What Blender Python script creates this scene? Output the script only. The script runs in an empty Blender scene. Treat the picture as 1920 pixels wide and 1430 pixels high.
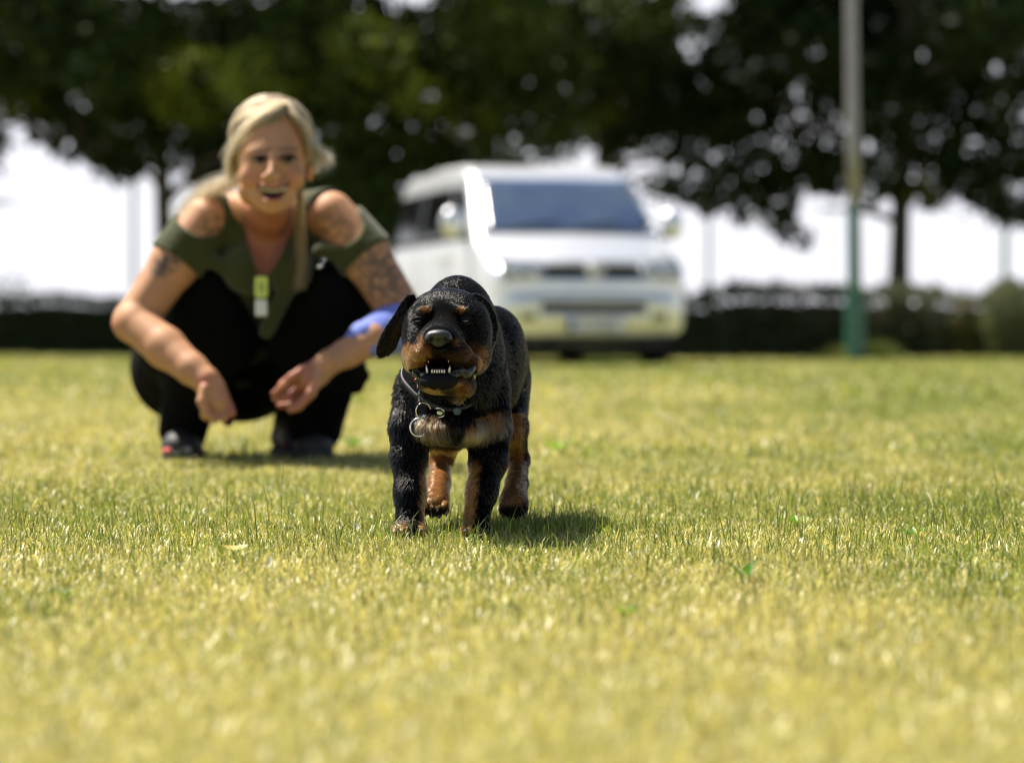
import bpy, math, random
import numpy as np
from mathutils import Vector, Matrix
from mathutils.bvhtree import BVHTree

SC = bpy.context.scene
COL = SC.collection
rng = np.random.default_rng(7)
random.seed(7)

# ------------------------------------------------------------------ camera
FP = 5333.33                      # focal length in photo pixels (100 mm on a 36 mm sensor, 1920 wide)
CAMH = 0.295
TILT = math.atan(88.0 / FP)
cam_data = bpy.data.cameras.new('camera')
cam_data.sensor_width = 36.0
cam_data.lens = 100.0
cam_data.clip_start = 0.05
cam_data.clip_end = 3000.0
cam_data.dof.use_dof = True
cam_data.dof.focus_distance = 4.04
cam_data.dof.aperture_fstop = 3.7
cam_data.dof.aperture_blades = 0
cam = bpy.data.objects.new('camera', cam_data)
COL.objects.link(cam)
cam.location = (0, 0, CAMH)
cam.rotation_euler = (math.pi / 2 - TILT, 0, 0)
SC.camera = cam

# ------------------------------------------------------------------ sky and sun
SUN_EL = math.radians(60)
BEH = math.radians(33)            # sun to the left, a little behind the subjects
SDIR = Vector((-math.cos(SUN_EL) * math.cos(BEH), math.cos(SUN_EL) * math.sin(BEH), math.sin(SUN_EL)))
world = bpy.data.worlds.new('World')
SC.world = world
world.use_nodes = True
wn = world.node_tree
bg = wn.nodes['Background']
sky = wn.nodes.new('ShaderNodeTexSky')
sky.sky_type = 'NISHITA'
sky.sun_disc = False
sky.sun_elevation = SUN_EL
sky.sun_rotation = math.atan2(SDIR.x, SDIR.y) % (2 * math.pi)
sky.air_density = 1.0
sky.dust_density = 1.0
sky.ozone_density = 1.0
# bright haze and thin white summer cloud over the sky, thickest towards the horizon all round
tcw = wn.nodes.new('ShaderNodeTexCoord')
sx = wn.nodes.new('ShaderNodeSeparateXYZ'); wn.links.new(tcw.outputs['Generated'], sx.inputs[0])
hz = wn.nodes.new('ShaderNodeMapRange'); hz.interpolation_type = 'SMOOTHSTEP'
hz.inputs[1].default_value = 0.09; hz.inputs[2].default_value = 0.22; hz.inputs[3].default_value = 0.95; hz.inputs[4].default_value = 0.0
wn.links.new(sx.outputs[2], hz.inputs[0])
cn = wn.nodes.new('ShaderNodeTexNoise'); cn.inputs['Scale'].default_value = 2.2; cn.inputs['Detail'].default_value = 6
wn.links.new(tcw.outputs['Generated'], cn.inputs['Vector'])
cr = wn.nodes.new('ShaderNodeMapRange'); cr.inputs[1].default_value = 0.52; cr.inputs[2].default_value = 0.72; cr.inputs[4].default_value = 0.18
wn.links.new(cn.outputs['Fac'], cr.inputs[0])
mxf = wn.nodes.new('ShaderNodeMath'); mxf.operation = 'MAXIMUM'
wn.links.new(hz.outputs[0], mxf.inputs[0]); wn.links.new(cr.outputs[0], mxf.inputs[1])
skm = wn.nodes.new('ShaderNodeMix'); skm.data_type = 'RGBA'
wn.links.new(mxf.outputs[0], skm.inputs[0]); wn.links.new(sky.outputs[0], skm.inputs[6])
skm.inputs[7].default_value = (8.8, 8.8, 9.5, 1)
wn.links.new(skm.outputs[2], bg.inputs[0])
bg.inputs[1].default_value = 0.055
sun_d = bpy.data.lights.new('sun', 'SUN')
sun_d.energy = 5.0
sun_d.angle = math.radians(0.5)
sun_d.color = (1.0, 0.93, 0.82)
sun = bpy.data.objects.new('sun', sun_d)
COL.objects.link(sun)
sun.location = (-10, 5, 20)
sun.rotation_euler = SDIR.to_track_quat('Z', 'Y').to_euler()

SC.view_settings.view_transform = 'Standard'
SC.view_settings.look = 'None'
SC.view_settings.gamma = 1.0
SC.view_settings.use_curve_mapping = False
SC.view_settings.exposure = 1.2
SC.cycles.use_denoising = True
SC.cycles.filter_width = 1.1
SC.cycles.max_bounces = 8
SC.cycles.diffuse_bounces = 3
SC.cycles.glossy_bounces = 3
SC.cycles.transmission_bounces = 4
SC.cycles.transparent_max_bounces = 8
SC.cycles.sample_clamp_indirect = 4.0
SC.cycles.sample_clamp_direct = 14.0

# ------------------------------------------------------------------ projection helpers
CP = np.array([0, 0, CAMH])
FW = np.array([0, math.cos(TILT), -math.sin(TILT)])
UP = np.array([0, math.sin(TILT), math.cos(TILT)])
RT = np.array([1.0, 0, 0])


def P(px, py, d):
    return CP + d * FW + (px - 960) / FP * d * RT + (715 - py) / FP * d * UP


def proj(X, Y, Z):
    dy = Y; dz = Z - CAMH
    dep = dy * FW[1] + dz * FW[2]
    up = dy * UP[1] + dz * UP[2]
    return 960 + FP * X / dep, 715 - FP * up / dep, dep


def gx(px, y):
    """x on the ground at world depth y under pixel column px"""
    return (px - 960) / FP * y


# ------------------------------------------------------------------ object helpers
def tag(o, label=None, cat=None, group=None, kind=None):
    if label: o['label'] = label
    if cat: o['category'] = cat
    if group: o['group'] = group
    if kind: o['kind'] = kind
    return o


def empty(name, loc, label, cat, group=None, rz=0.0):
    o = bpy.data.objects.new(name, None)
    COL.objects.link(o)
    o.location = loc
    o.rotation_euler = (0, 0, rz)
    o.empty_display_size = 0.1
    return tag(o, label, cat, group)


def link(name, me, mat=None, parent=None, smooth=True, rel=False):
    """rel: mesh coordinates are already local to the parent; else they are world coordinates"""
    if mat is not None:
        me.materials.append(mat)
    if smooth and len(me.polygons):
        me.polygons.foreach_set('use_smooth', np.ones(len(me.polygons), dtype=bool))
    o = bpy.data.objects.new(name, me)
    COL.objects.link(o)
    if parent is not None:
        o.parent = parent
        if not rel:
            o.matrix_parent_inverse = Matrix.LocRotScale(parent.location, parent.rotation_euler, None).inverted()
    return o


def mesh_np(name, V, faces_flat, counts):
    """V (n,3); faces_flat indices; counts per face (array)"""
    me = bpy.data.meshes.new(name)
    V = np.asarray(V, dtype=np.float32)
    faces_flat = np.asarray(faces_flat, dtype=np.int32)
    counts = np.asarray(counts, dtype=np.int32)
    me.vertices.add(len(V)); me.vertices.foreach_set('co', V.ravel())
    me.loops.add(len(faces_flat)); me.loops.foreach_set('vertex_index', faces_flat)
    me.polygons.add(len(counts))
    st = np.concatenate([[0], np.cumsum(counts)[:-1]]).astype(np.int32)
    me.polygons.foreach_set('loop_start', st)
    me.update(calc_edges=True)
    return me


def add_col(me, C, name='Col'):
    C = np.asarray(C, dtype=np.float32)
    if C.shape[1] == 3:
        C = np.concatenate([C, np.ones((len(C), 1), np.float32)], 1)
    a = me.color_attributes.new(name, 'FLOAT_COLOR', 'POINT')
    a.data.foreach_set('color', C.ravel())


class MB:
    """collects simple closed shapes into one mesh"""
    def __init__(s): s.V = []; s.F = []; s.C = []; s.n = 0
    def add(s, V, F, col=None):
        V = [tuple(v) for v in V]
        s.V += V; s.F += [tuple(i + s.n for i in f) for f in F]
        s.C += [col or (1, 1, 1)] * len(V)
        s.n += len(V)
    def box(s, c, h, M=None, col=None):
        vs = []
        for i in (-1, 1):
            for j in (-1, 1):
                for k in (-1, 1):
                    v = Vector((i * h[0], j * h[1], k * h[2]))
                    if M is not None: v = M @ v
                    vs.append(v + Vector(c))
        s.add(vs, [(0, 1, 3, 2), (4, 6, 7, 5), (0, 4, 5, 1), (2, 3, 7, 6), (0, 2, 6, 4), (1, 5, 7, 3)], col)
    def tube(s, pts, rads, n=10, col=None, cap=True, closed=False, flat=1.0):
        pts = [Vector(p) for p in pts]
        m = len(pts)
        if not hasattr(rads, '__len__'): rads = [rads] * m
        V = []; up = Vector((0.13, 0.29, 0.95)).normalized()
        for i in range(m):
            if closed: t = pts[(i + 1) % m] - pts[i - 1]
            else: t = pts[min(i + 1, m - 1)] - pts[max(i - 1, 0)]
            t.normalize()
            a = t.cross(up)
            if a.length < 0.05: a = t.cross(Vector((1, 0, 0)))
            a.normalize(); b = t.cross(a).normalized()
            for k in range(n):
                th = 2 * math.pi * k / n
                V.append(pts[i] + a * math.cos(th) * rads[i] + b * math.sin(th) * rads[i] * flat)
        F = []
        for i in range(m if closed else m - 1):
            j = (i + 1) % m
            for k in range(n):
                F.append((i * n + k, i * n + (k + 1) % n, j * n + (k + 1) % n, j * n + k))
        if cap and not closed:
            F.append(tuple(range(n))[::-1]); F.append(tuple(range((m - 1) * n, m * n)))
        s.add(V, F, col)
    def ball(s, c, r, n=14, m=9, M=None, col=None):
        if not hasattr(r, '__len__'): r = (r, r, r)
        V = []
        for i in range(m + 1):
            ph = math.pi * i / m
            for k in range(n):
                th = 2 * math.pi * k / n
                v = Vector((r[0] * math.sin(ph) * math.cos(th), r[1] * math.sin(ph) * math.sin(th), r[2] * math.cos(ph)))
                if M is not None: v = M @ v
                V.append(v + Vector(c))
        F = []
        for i in range(m):
            for k in range(n):
                F.append((i * n + k, (i + 1) * n + k, (i + 1) * n + (k + 1) % n, i * n + (k + 1) % n))
        s.add(V, F, col)
    def build(s, name, mat, parent=None, smooth=True, rel=False, col=False):
        me = bpy.data.meshes.new(name)
        me.from_pydata(s.V, [], s.F)
        me.update()
        if col: add_col(me, np.array(s.C))
        return link(name, me, mat, parent, smooth, rel)


def bevel(o, w=0.004, seg=2):
    m = o.modifiers.new('bevel', 'BEVEL'); m.width = w; m.segments = seg; m.limit_method = 'ANGLE'
    return o


# ------------------------------------------------------------------ materials
def nodes_of(name):
    m = bpy.data.materials.new(name); m.use_nodes = True
    return m, m.node_tree, m.node_tree.nodes['Principled BSDF']


def mat(name, col, rough=0.6, metal=0.0, spec=0.5, coat=0.0, noise=None, bump=None, attr=False, sss=0.0, sheen=0.0, ior=None):
    """noise=(scale, amount, second colour); bump=(scale, strength, distance)"""
    m, nt, b = nodes_of(name)
    L = nt.links.new
    b.inputs['Base Color'].default_value = (*col, 1)
    b.inputs['Roughness'].default_value = rough
    b.inputs['Metallic'].default_value = metal
    b.inputs['Specular IOR Level'].default_value = spec
    b.inputs['Coat Weight'].default_value = coat
    b.inputs['Coat Roughness'].default_value = 0.05
    if ior: b.inputs['IOR'].default_value = ior
    if sheen:
        b.inputs['Sheen Weight'].default_value = sheen
    if sss:
        b.inputs['Subsurface Weight'].default_value = sss
        b.inputs['Subsurface Radius'].default_value = (0.02, 0.008, 0.004)
        b.inputs['Subsurface Scale'].default_value = 0.5
    tc = nt.nodes.new('ShaderNodeTexCoord')
    src = None
    if attr:
        a = nt.nodes.new('ShaderNodeAttribute'); a.attribute_name = 'Col'
        src = a.outputs['Color']
    if noise:
        n = nt.nodes.new('ShaderNodeTexNoise'); n.inputs['Scale'].default_value = noise[0]
        n.inputs['Detail'].default_value = 6
        L(tc.outputs['Object'], n.inputs['Vector'])
        r = nt.nodes.new('ShaderNodeMapRange'); r.inputs[1].default_value = 0.35; r.inputs[2].default_value = 0.65
        r.inputs[4].default_value = noise[1]
        L(n.outputs['Fac'], r.inputs[0])
        mx = nt.nodes.new('ShaderNodeMix'); mx.data_type = 'RGBA'
        L(r.outputs[0], mx.inputs[0])
        if src is not None: L(src, mx.inputs[6])
        else: mx.inputs[6].default_value = (*col, 1)
        mx.inputs[7].default_value = (*noise[2], 1)
        src = mx.outputs[2]
    if src is not None: L(src, b.inputs['Base Color'])
    if bump:
        n = nt.nodes.new('ShaderNodeTexNoise'); n.inputs['Scale'].default_value = bump[0]
        n.inputs['Detail'].default_value = 5
        L(tc.outputs['Object'], n.inputs['Vector'])
        bp = nt.nodes.new('ShaderNodeBump'); bp.inputs['Strength'].default_value = bump[1]
        bp.inputs['Distance'].default_value = bump[2]
        L(n.outputs['Fac'], bp.inputs['Height']); L(bp.outputs[0], b.inputs['Normal'])
    return m


def leaf_mat(name, trans=0.4, rough=0.45, tint=(1, 1, 1), gloss=0.5):
    """thin leaf or blade: colour from the mesh, part of the light passes through"""
    m, nt, b = nodes_of(name)
    L = nt.links.new
    a = nt.nodes.new('ShaderNodeAttribute'); a.attribute_name = 'Col'
    L(a.outputs['Color'], b.inputs['Base Color'])
    b.inputs['Roughness'].default_value = rough
    b.inputs['Specular IOR Level'].default_value = gloss
    t = nt.nodes.new('ShaderNodeBsdfTranslucent')
    mul = nt.nodes.new('ShaderNodeMix'); mul.data_type = 'RGBA'; mul.blend_type = 'MULTIPLY'
    mul.inputs[0].default_value = 1.0
    L(a.outputs['Color'], mul.inputs[6]); mul.inputs[7].default_value = (*tint, 1)
    L(mul.outputs[2], t.inputs['Color'])
    s = nt.nodes.new('ShaderNodeMixShader'); s.inputs[0].default_value = trans
    L(b.outputs[0], s.inputs[1]); L(t.outputs[0], s.inputs[2])
    L(s.outputs[0], nt.nodes['Material Output'].inputs['Surface'])
    return m


def hair_mat(name, rough=0.3, ior=1.55):
    m = bpy.data.materials.new(name); m.use_nodes = True
    nt = m.node_tree; nt.nodes.clear()
    o = nt.nodes.new('ShaderNodeOutputMaterial')
    h = nt.nodes.new('ShaderNodeBsdfHairPrincipled')
    h.parametrization = 'COLOR'
    h.inputs['Roughness'].default_value = rough
    h.inputs['Radial Roughness'].default_value = 0.4
    h.inputs['IOR'].default_value = ior
    a = nt.nodes.new('ShaderNodeAttribute'); a.attribute_name = 'Col'
    nt.links.new(a.outputs['Color'], h.inputs['Color'])
    nt.links.new(h.outputs[0], o.inputs['Surface'])
    return m


def hair_obj(name, pts, rad, colr, m, parent):
    """pts (N,K,3) world coordinates, rad (K,) or (N,K), colr (N,3)"""
    N, K, _ = pts.shape
    cv = bpy.data.hair_curves.new(name)
    cv.add_curves([K] * N)
    inv = np.array(Matrix.LocRotScale(parent.location, parent.rotation_euler, None).inverted())
    p = pts.reshape(-1, 3) @ inv[:3, :3].T + inv[:3, 3]
    cv.position_data.foreach_set('vector', p.astype(np.float32).ravel())
    r = np.broadcast_to(np.asarray(rad, dtype=np.float32), (N, K))
    ra = cv.attributes.get('radius') or cv.attributes.new('radius', 'FLOAT', 'POINT')
    ra.data.foreach_set('value', np.ascontiguousarray(r).ravel())
    ca = cv.attributes.new('Col', 'FLOAT_COLOR', 'CURVE')
    ca.data.foreach_set('color', np.concatenate([colr, np.ones((N, 1))], 1).astype(np.float32).ravel())
    cv.materials.append(m)
    o = bpy.data.objects.new(name, cv)
    COL.objects.link(o); o.parent = parent
    return o


# ------------------------------------------------------------------ numpy noise
def vnoise(x, y, seed=0):
    """smooth 2-D value noise, 0..1"""
    xi = np.floor(x).astype(np.int64); yi = np.floor(y).astype(np.int64)
    fx = x - xi; fy = y - yi
    fx = fx * fx * (3 - 2 * fx); fy = fy * fy * (3 - 2 * fy)
    def hsh(a, b):
        h = (a * 374761393 + b * 668265263 + seed * 1442695041) & 0xffffffff
        h = ((h ^ (h >> 13)) * 1274126177) & 0xffffffff
        return ((h ^ (h >> 16)) & 0xffff) / 65535.0
    return (hsh(xi, yi) * (1 - fx) + hsh(xi + 1, yi) * fx) * (1 - fy) + (hsh(xi, yi + 1) * (1 - fx) + hsh(xi + 1, yi + 1) * fx) * fy


def fbm(x, y, seed=0, o=3):
    s = 0; a = 1; t = 0
    for i in range(o):
        s = s + a * vnoise(x * 2 ** i, y * 2 ** i, seed + i * 17); t += a; a *= 0.5
    return s / t


def sstep(x, a, b):
    t = np.clip((x - a) / (b - a), 0, 1)
    return t * t * (3 - 2 * t)


# ------------------------------------------------------------------ implicit surfaces
def sdpoly(x, y, V):
    V = np.asarray(V, dtype=np.float64); n = len(V)
    d = None; s = None
    for i in range(n):
        a = V[i]; b = V[i - 1]
        ex, ey = b - a
        wx = x - a[0]; wy = y - a[1]
        t = np.clip((wx * ex + wy * ey) / (ex * ex + ey * ey), 0, 1)
        bx = wx - ex * t; by = wy - ey * t
        q = bx * bx + by * by
        d = q if d is None else np.minimum(d, q)
        c1 = y >= a[1]; c2 = y < b[1]; c3 = ex * wy > ey * wx
        f = (c1 & c2 & c3) | (~c1 & ~c2 & ~c3)
        s = f if s is None else s ^ f
    d = np.sqrt(d)
    return np.where(s, -d, d)


class Vol:
    def __init__(s, lo, hi, h):
        s.lo = np.array(lo, float); s.h = h
        s.n = np.ceil((np.array(hi, float) - s.lo) / h).astype(int) + 1
        s.F = np.full(tuple(s.n), 0.3, np.float32)
    def region(s, lo, hi):
        a = np.maximum(np.floor((np.asarray(lo) - s.lo) / s.h).astype(int), 0)
        b = np.minimum(np.ceil((np.asarray(hi) - s.lo) / s.h).astype(int) + 1, s.n)
        if np.any(b <= a): return None, None
        sl = tuple(slice(a[i], b[i]) for i in range(3))
        g = [(s.lo[i] + s.h * np.arange(a[i], b[i])).astype(np.float32) for i in range(3)]
        return sl, (g[0][:, None, None], g[1][None, :, None], g[2][None, None, :])
    def put(s, f, lo, hi, k=0.01, op='add'):
        m = k + 2.5 * s.h
        sl, g = s.region(np.asarray(lo) - m, np.asarray(hi) + m)
        if sl is None: return
        d = f(*g)
        A = s.F[sl]
        if op == 'add':
            t = np.clip(0.5 + 0.5 * (A - d) / k, 0, 1)
            s.F[sl] = A * (1 - t) + d * t - k * t * (1 - t)
        else:
            d = -d
            t = np.clip(0.5 + 0.5 * (d - A) / k, 0, 1)
            s.F[sl] = A * (1 - t) + d * t + k * t * (1 - t)
    def cone(s, a, b, r1, r2, k=0.01, op='add'):
        a = np.asarray(a, float); b = np.asarray(b, float); ba = b - a; L2 = float(ba @ ba)
        def f(X, Y, Z):
            x = X - a[0]; y = Y - a[1]; z = Z - a[2]
            t = np.clip((x * ba[0] + y * ba[1] + z * ba[2]) / L2, 0, 1)
            return np.sqrt((x - t * ba[0]) ** 2 + (y - t * ba[1]) ** 2 + (z - t * ba[2]) ** 2) - (r1 + (r2 - r1) * t)
        s.put(f, np.minimum(a - r1, b - r2), np.maximum(a + r1, b + r2), k, op)
    def chain(s, pts, rads, k=0.01, op='add'):
        for i in range(len(pts) - 1): s.cone(pts[i], pts[i + 1], rads[i], rads[i + 1], k, op)
    def ell(s, c, r, k=0.01, op='add', rot=None):
        c = np.asarray(c, float); r = np.asarray(r, float)
        R = np.array(rot.to_3x3()) if rot is not None else None
        def f(X, Y, Z):
            x = X - c[0]; y = Y - c[1]; z = Z - c[2]
            if R is not None:
                x, y, z = (R[0, 0] * x + R[1, 0] * y + R[2, 0] * z, R[0, 1] * x + R[1, 1] * y + R[2, 1] * z, R[0, 2] * x + R[1, 2] * y + R[2, 2] * z)
            k0 = np.sqrt((x / r[0]) ** 2 + (y / r[1]) ** 2 + (z / r[2]) ** 2)
            k1 = np.sqrt((x / r[0] ** 2) ** 2 + (y / r[1] ** 2) ** 2 + (z / r[2] ** 2) ** 2) + 1e-9
            return k0 * (k0 - 1) / k1
        m = r if R is None else np.full(3, r.max())
        s.put(f, c - m, c + m, k, op)
    def mesh(s, name, relax=1):
        F = s.F; S = F < 0
        c = [(i, j, k) for i in (0, 1) for j in (0, 1) for k in (0, 1)]
        nx, ny, nz = F.shape
        def sub(A, o): return A[o[0]:nx - 1 + o[0], o[1]:ny - 1 + o[1], o[2]:nz - 1 + o[2]]
        cnt = np.zeros((nx - 1, ny - 1, nz - 1), np.int8)
        for o in c: cnt += sub(S, o)
        act = (cnt > 0) & (cnt < 8)
        I = np.argwhere(act)
        idx = np.full(act.shape, -1, np.int32); idx[act] = np.arange(len(I))
        acc = np.zeros((len(I), 3)); w = np.zeros(len(I))
        val = {o: F[I[:, 0] + o[0], I[:, 1] + o[1], I[:, 2] + o[2]].astype(float) for o in c}
        for o in c:
            for ax in range(3):
                if o[ax] == 0:
                    p = list(o); p[ax] = 1; p = tuple(p)
                    a = val[o]; b = val[p]
                    cr = (a < 0) != (b < 0)
                    t = np.where(cr, a / np.where(cr, a - b, 1), 0)
                    pos = np.repeat(np.array([o], float), len(I), 0); pos[:, ax] += t
                    acc[cr] += pos[cr]; w[cr] += 1
        V = s.lo + s.h * (I + acc / w[:, None])
        Q = []
        for ax in range(3):
            u, v = (ax + 1) % 3, (ax + 2) % 3
            a = [slice(None)] * 3; b = [slice(None)] * 3
            a[ax] = slice(0, -1); b[ax] = slice(1, None)
            E = S[tuple(a)] != S[tuple(b)]
            ed = np.argwhere(E)
            ed = ed[(ed[:, u] > 0) & (ed[:, v] > 0) & (ed[:, u] < F.shape[u] - 1) & (ed[:, v] < F.shape[v] - 1)]
            ins = S[ed[:, 0], ed[:, 1], ed[:, 2]]
            def at(du, dv):
                e = ed.copy(); e[:, u] -= du; e[:, v] -= dv
                return idx[e[:, 0], e[:, 1], e[:, 2]]
            q = np.stack([at(1, 1), at(0, 1), at(0, 0), at(1, 0)], 1)
            q[~ins] = q[~ins][:, ::-1]
            Q.append(q)
        Q = np.concatenate(Q)
        e = np.concatenate([Q[:, [0, 1]], Q[:, [1, 2]], Q[:, [2, 3]], Q[:, [3, 0]]])
        deg = np.bincount(e.ravel(), minlength=len(V)).astype(float)
        for _ in range(relax):
            for lam in (0.5, -0.45):
                nb = np.stack([np.bincount(e[:, 0], V[e[:, 1], j], len(V)) + np.bincount(e[:, 1], V[e[:, 0], j], len(V)) for j in range(3)], 1)
                V = V + lam * (nb / deg[:, None] - V)
        me = mesh_np(name, V, Q.ravel(), np.full(len(Q), 4))
        return me, V, Q


def vert_normals(V, Q):
    n = np.cross(V[Q[:, 2]] - V[Q[:, 0]], V[Q[:, 3]] - V[Q[:, 1]])
    N = np.zeros_like(V)
    for i in range(4):
        for j in range(3): N[:, j] += np.bincount(Q[:, i], n[:, j], len(V))
    N /= np.linalg.norm(N, axis=1)[:, None] + 1e-12
    return N, 0.5 * np.linalg.norm(n, axis=1)

# ================================================================== GROUND
def ground_mat():
    m, nt, b = nodes_of('ground_turf')
    L = nt.links.new
    tc = nt.nodes.new('ShaderNodeTexCoord')
    def nz(scale, det=5, a=0.35, c=0.65):
        n = nt.nodes.new('ShaderNodeTexNoise'); n.inputs['Scale'].default_value = scale; n.inputs['Detail'].default_value = det
        L(tc.outputs['Object'], n.inputs['Vector'])
        r = nt.nodes.new('ShaderNodeMapRange'); r.inputs[1].default_value = a; r.inputs[2].default_value = c
        L(n.outputs['Fac'], r.inputs[0]); return n, r
    def mix(f, a, c):
        x = nt.nodes.new('ShaderNodeMix'); x.data_type = 'RGBA'
        L(f, x.inputs[0])
        for s, v in ((x.inputs[6], a), (x.inputs[7], c)):
            if isinstance(v, tuple): s.default_value = (*v, 1)
            else: L(v, s)
        return x.outputs[2]
    n1, r1 = nz(0.5); n2, r2 = nz(9.0); n3, r3 = nz(160.0, 3)
    c = mix(r1.outputs[0], (0.20, 0.24, 0.045), (0.36, 0.32, 0.10))
    c = mix(r2.outputs[0], c, (0.24, 0.26, 0.06))
    c = mix(r3.outputs[0], c, (0.12, 0.10, 0.04))
    L(c, b.inputs['Base Color'])
    b.inputs['Roughness'].default_value = 0.9
    b.inputs['Specular IOR Level'].default_value = 0.15
    bp = nt.nodes.new('ShaderNodeBump'); bp.inputs['Strength'].default_value = 0.8; bp.inputs['Distance'].default_value = 0.01
    L(n3.outputs['Fac'], bp.inputs['Height']); L(bp.outputs[0], b.inputs['Normal'])
    return m


def build_ground():
    # fine near the camera, coarse out to the horizon
    xs = np.concatenate([[-1500, -400, -120], np.linspace(-40, 40, 81), [120, 400, 1500]])
    ys = np.concatenate([[-1500, -300, -60], np.linspace(-12, 60, 121), [120, 400, 1500]])
    X, Y = np.meshgrid(xs, ys, indexing='ij')
    Z = np.where(Y > 44, -0.02 * (Y - 44) ** 0.7, 0.0)
    V = np.stack([X, Y, Z], -1).reshape(-1, 3)
    n, m = X.shape
    i, j = np.meshgrid(np.arange(n - 1), np.arange(m - 1), indexing='ij')
    q = np.stack([i * m + j, (i + 1) * m + j, (i + 1) * m + j + 1, i * m + j + 1], -1).reshape(-1, 4)
    me = mesh_np('ground', V, q.ravel(), np.full(len(q), 4))
    o = link('ground', me, ground_mat())
    tag(o, kind='structure')


def build_hills():
    # a low far rise beyond the hedge
    m = mat('far_hill', (0.10, 0.15, 0.14), 0.9, noise=(0.02, 1.0, (0.13, 0.17, 0.12)))
    b = MB()
    n = 90
    V = []
    for i in range(n):
        x = -700 + 1400 * i / (n - 1)
        h = 9 + 9 * float(vnoise(np.array(x / 130.0), np.array(0.3), 5)) + 3 * float(vnoise(np.array(x / 30.0), np.array(1.3), 6))
        for t in (0, 0.35, 0.75, 1.0):
            V.append((x, 620 + 160 * t, -4 + h * math.sin(t * math.pi / 2)))
    F = [(i * 4 + j, (i + 1) * 4 + j, (i + 1) * 4 + j + 1, i * 4 + j + 1) for i in range(n - 1) for j in range(3)]
    b.add(V, F)
    tag(b.build('hills', m), kind='structure')


# ================================================================== GRASS
def lawn_tint(x, y, n):
    """patchy dry / green lawn: 0 = green, 1 = straw, as the lawn itself is"""
    a = fbm(x * 1.1 + 5, y * 0.45, 3)
    b = fbm(x * 5.5, y * 1.6, 11)
    band_ = np.exp(-((y - 4.35) / 0.45) ** 2)
    c = fbm(x * 22, y * 9, 13)
    t = 0.30 + 0.22 * (1 - sstep(y, 2.4, 3.9)) + 0.55 * sstep(a, 0.3, 0.72) + 0.6 * (b - 0.5) + 0.5 * (c - 0.5) - 0.12 * band_
    side = sstep(x / y, 0.08, 0.18)                     # greener towards the right hand edge of the mown strip
    t = t - 0.28 * side * (y > 2.2)
    t = t - 0.35 * np.exp(-((x + 0.53) ** 2 / 0.02 + (y - 3.0) ** 2 / 0.16))
    t = t - 0.2 * sstep(y, 8, 22)
    return t


def blades(x, y, h, w, straw, flat, seed):
    r = np.random.default_rng(seed)
    n = len(x)
    th = r.uniform(0, 2 * np.pi, n)                     # facing
    la = r.uniform(0, 2 * np.pi, n)                     # lean direction
    lean = np.abs(r.normal(0, 0.52, n)) + flat
    sx, sy = np.cos(th), np.sin(th)
    lx, ly = np.cos(la), np.sin(la)
    V = np.zeros((n, 5, 3), np.float32)
    for k, (t, ww) in enumerate(((0, 1), (0.55, 0.8))):
        a = lean * t
        cx = x + lx * np.sin(a) * h * t; cy = y + ly * np.sin(a) * h * t
        cz = h * t * np.cos(a) - 0.002
        for s, sg in ((0, -1), (1, 1)):
            V[:, k * 2 + s, 0] = cx + sg * sx * w * ww / 2
            V[:, k * 2 + s, 1] = cy + sg * sy * w * ww / 2
            V[:, k * 2 + s, 2] = cz
    a = np.minimum(lean * 1.9, 1.5)
    V[:, 4, 0] = (V[:, 2, 0] + V[:, 3, 0]) / 2 + lx * np.sin(a) * h * 0.45
    V[:, 4, 1] = (V[:, 2, 1] + V[:, 3, 1]) / 2 + ly * np.sin(a) * h * 0.45
    V[:, 4, 2] = V[:, 2, 2] + np.cos(a) * h * 0.45
    base = (np.arange(n) * 5)[:, None]
    q = base + np.array([0, 1, 3, 2])
    t3 = base + np.array([2, 3, 4])
    flatf = np.concatenate([q, t3], 1).ravel()
    cnt = np.tile([4, 3], n)
    # colours of the blades themselves
    g = np.array([0.13, 0.20, 0.035]); g2 = np.array([0.28, 0.33, 0.06])
    s1 = np.array([0.52, 0.46, 0.13]); s2 = np.array([0.64, 0.59, 0.28])
    u = r.uniform(0, 1, (n, 1)); v = r.uniform(0, 1, (n, 1))
    green = g * (1 - u) + g2 * u
    st = s1 * (1 - u) + s2 * u
    k = sstep(straw + r.normal(0, 0.32, n), 0.35, 0.65)[:, None]
    pv = fbm(x * 30 + 9, y * 14, 19)[:, None]
    c = (green * (1 - k) + st * k) * (0.6 + 0.55 * v) * (0.80 + 0.40 * pv)
    C = np.repeat(c[:, None, :], 5, 1)
    C[:, :2] = C[:, :2] * 0.8 + 0.2 * s1 * 0.7
    return V.reshape(-1, 3), flatf, cnt, C.reshape(-1, 3)


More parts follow.
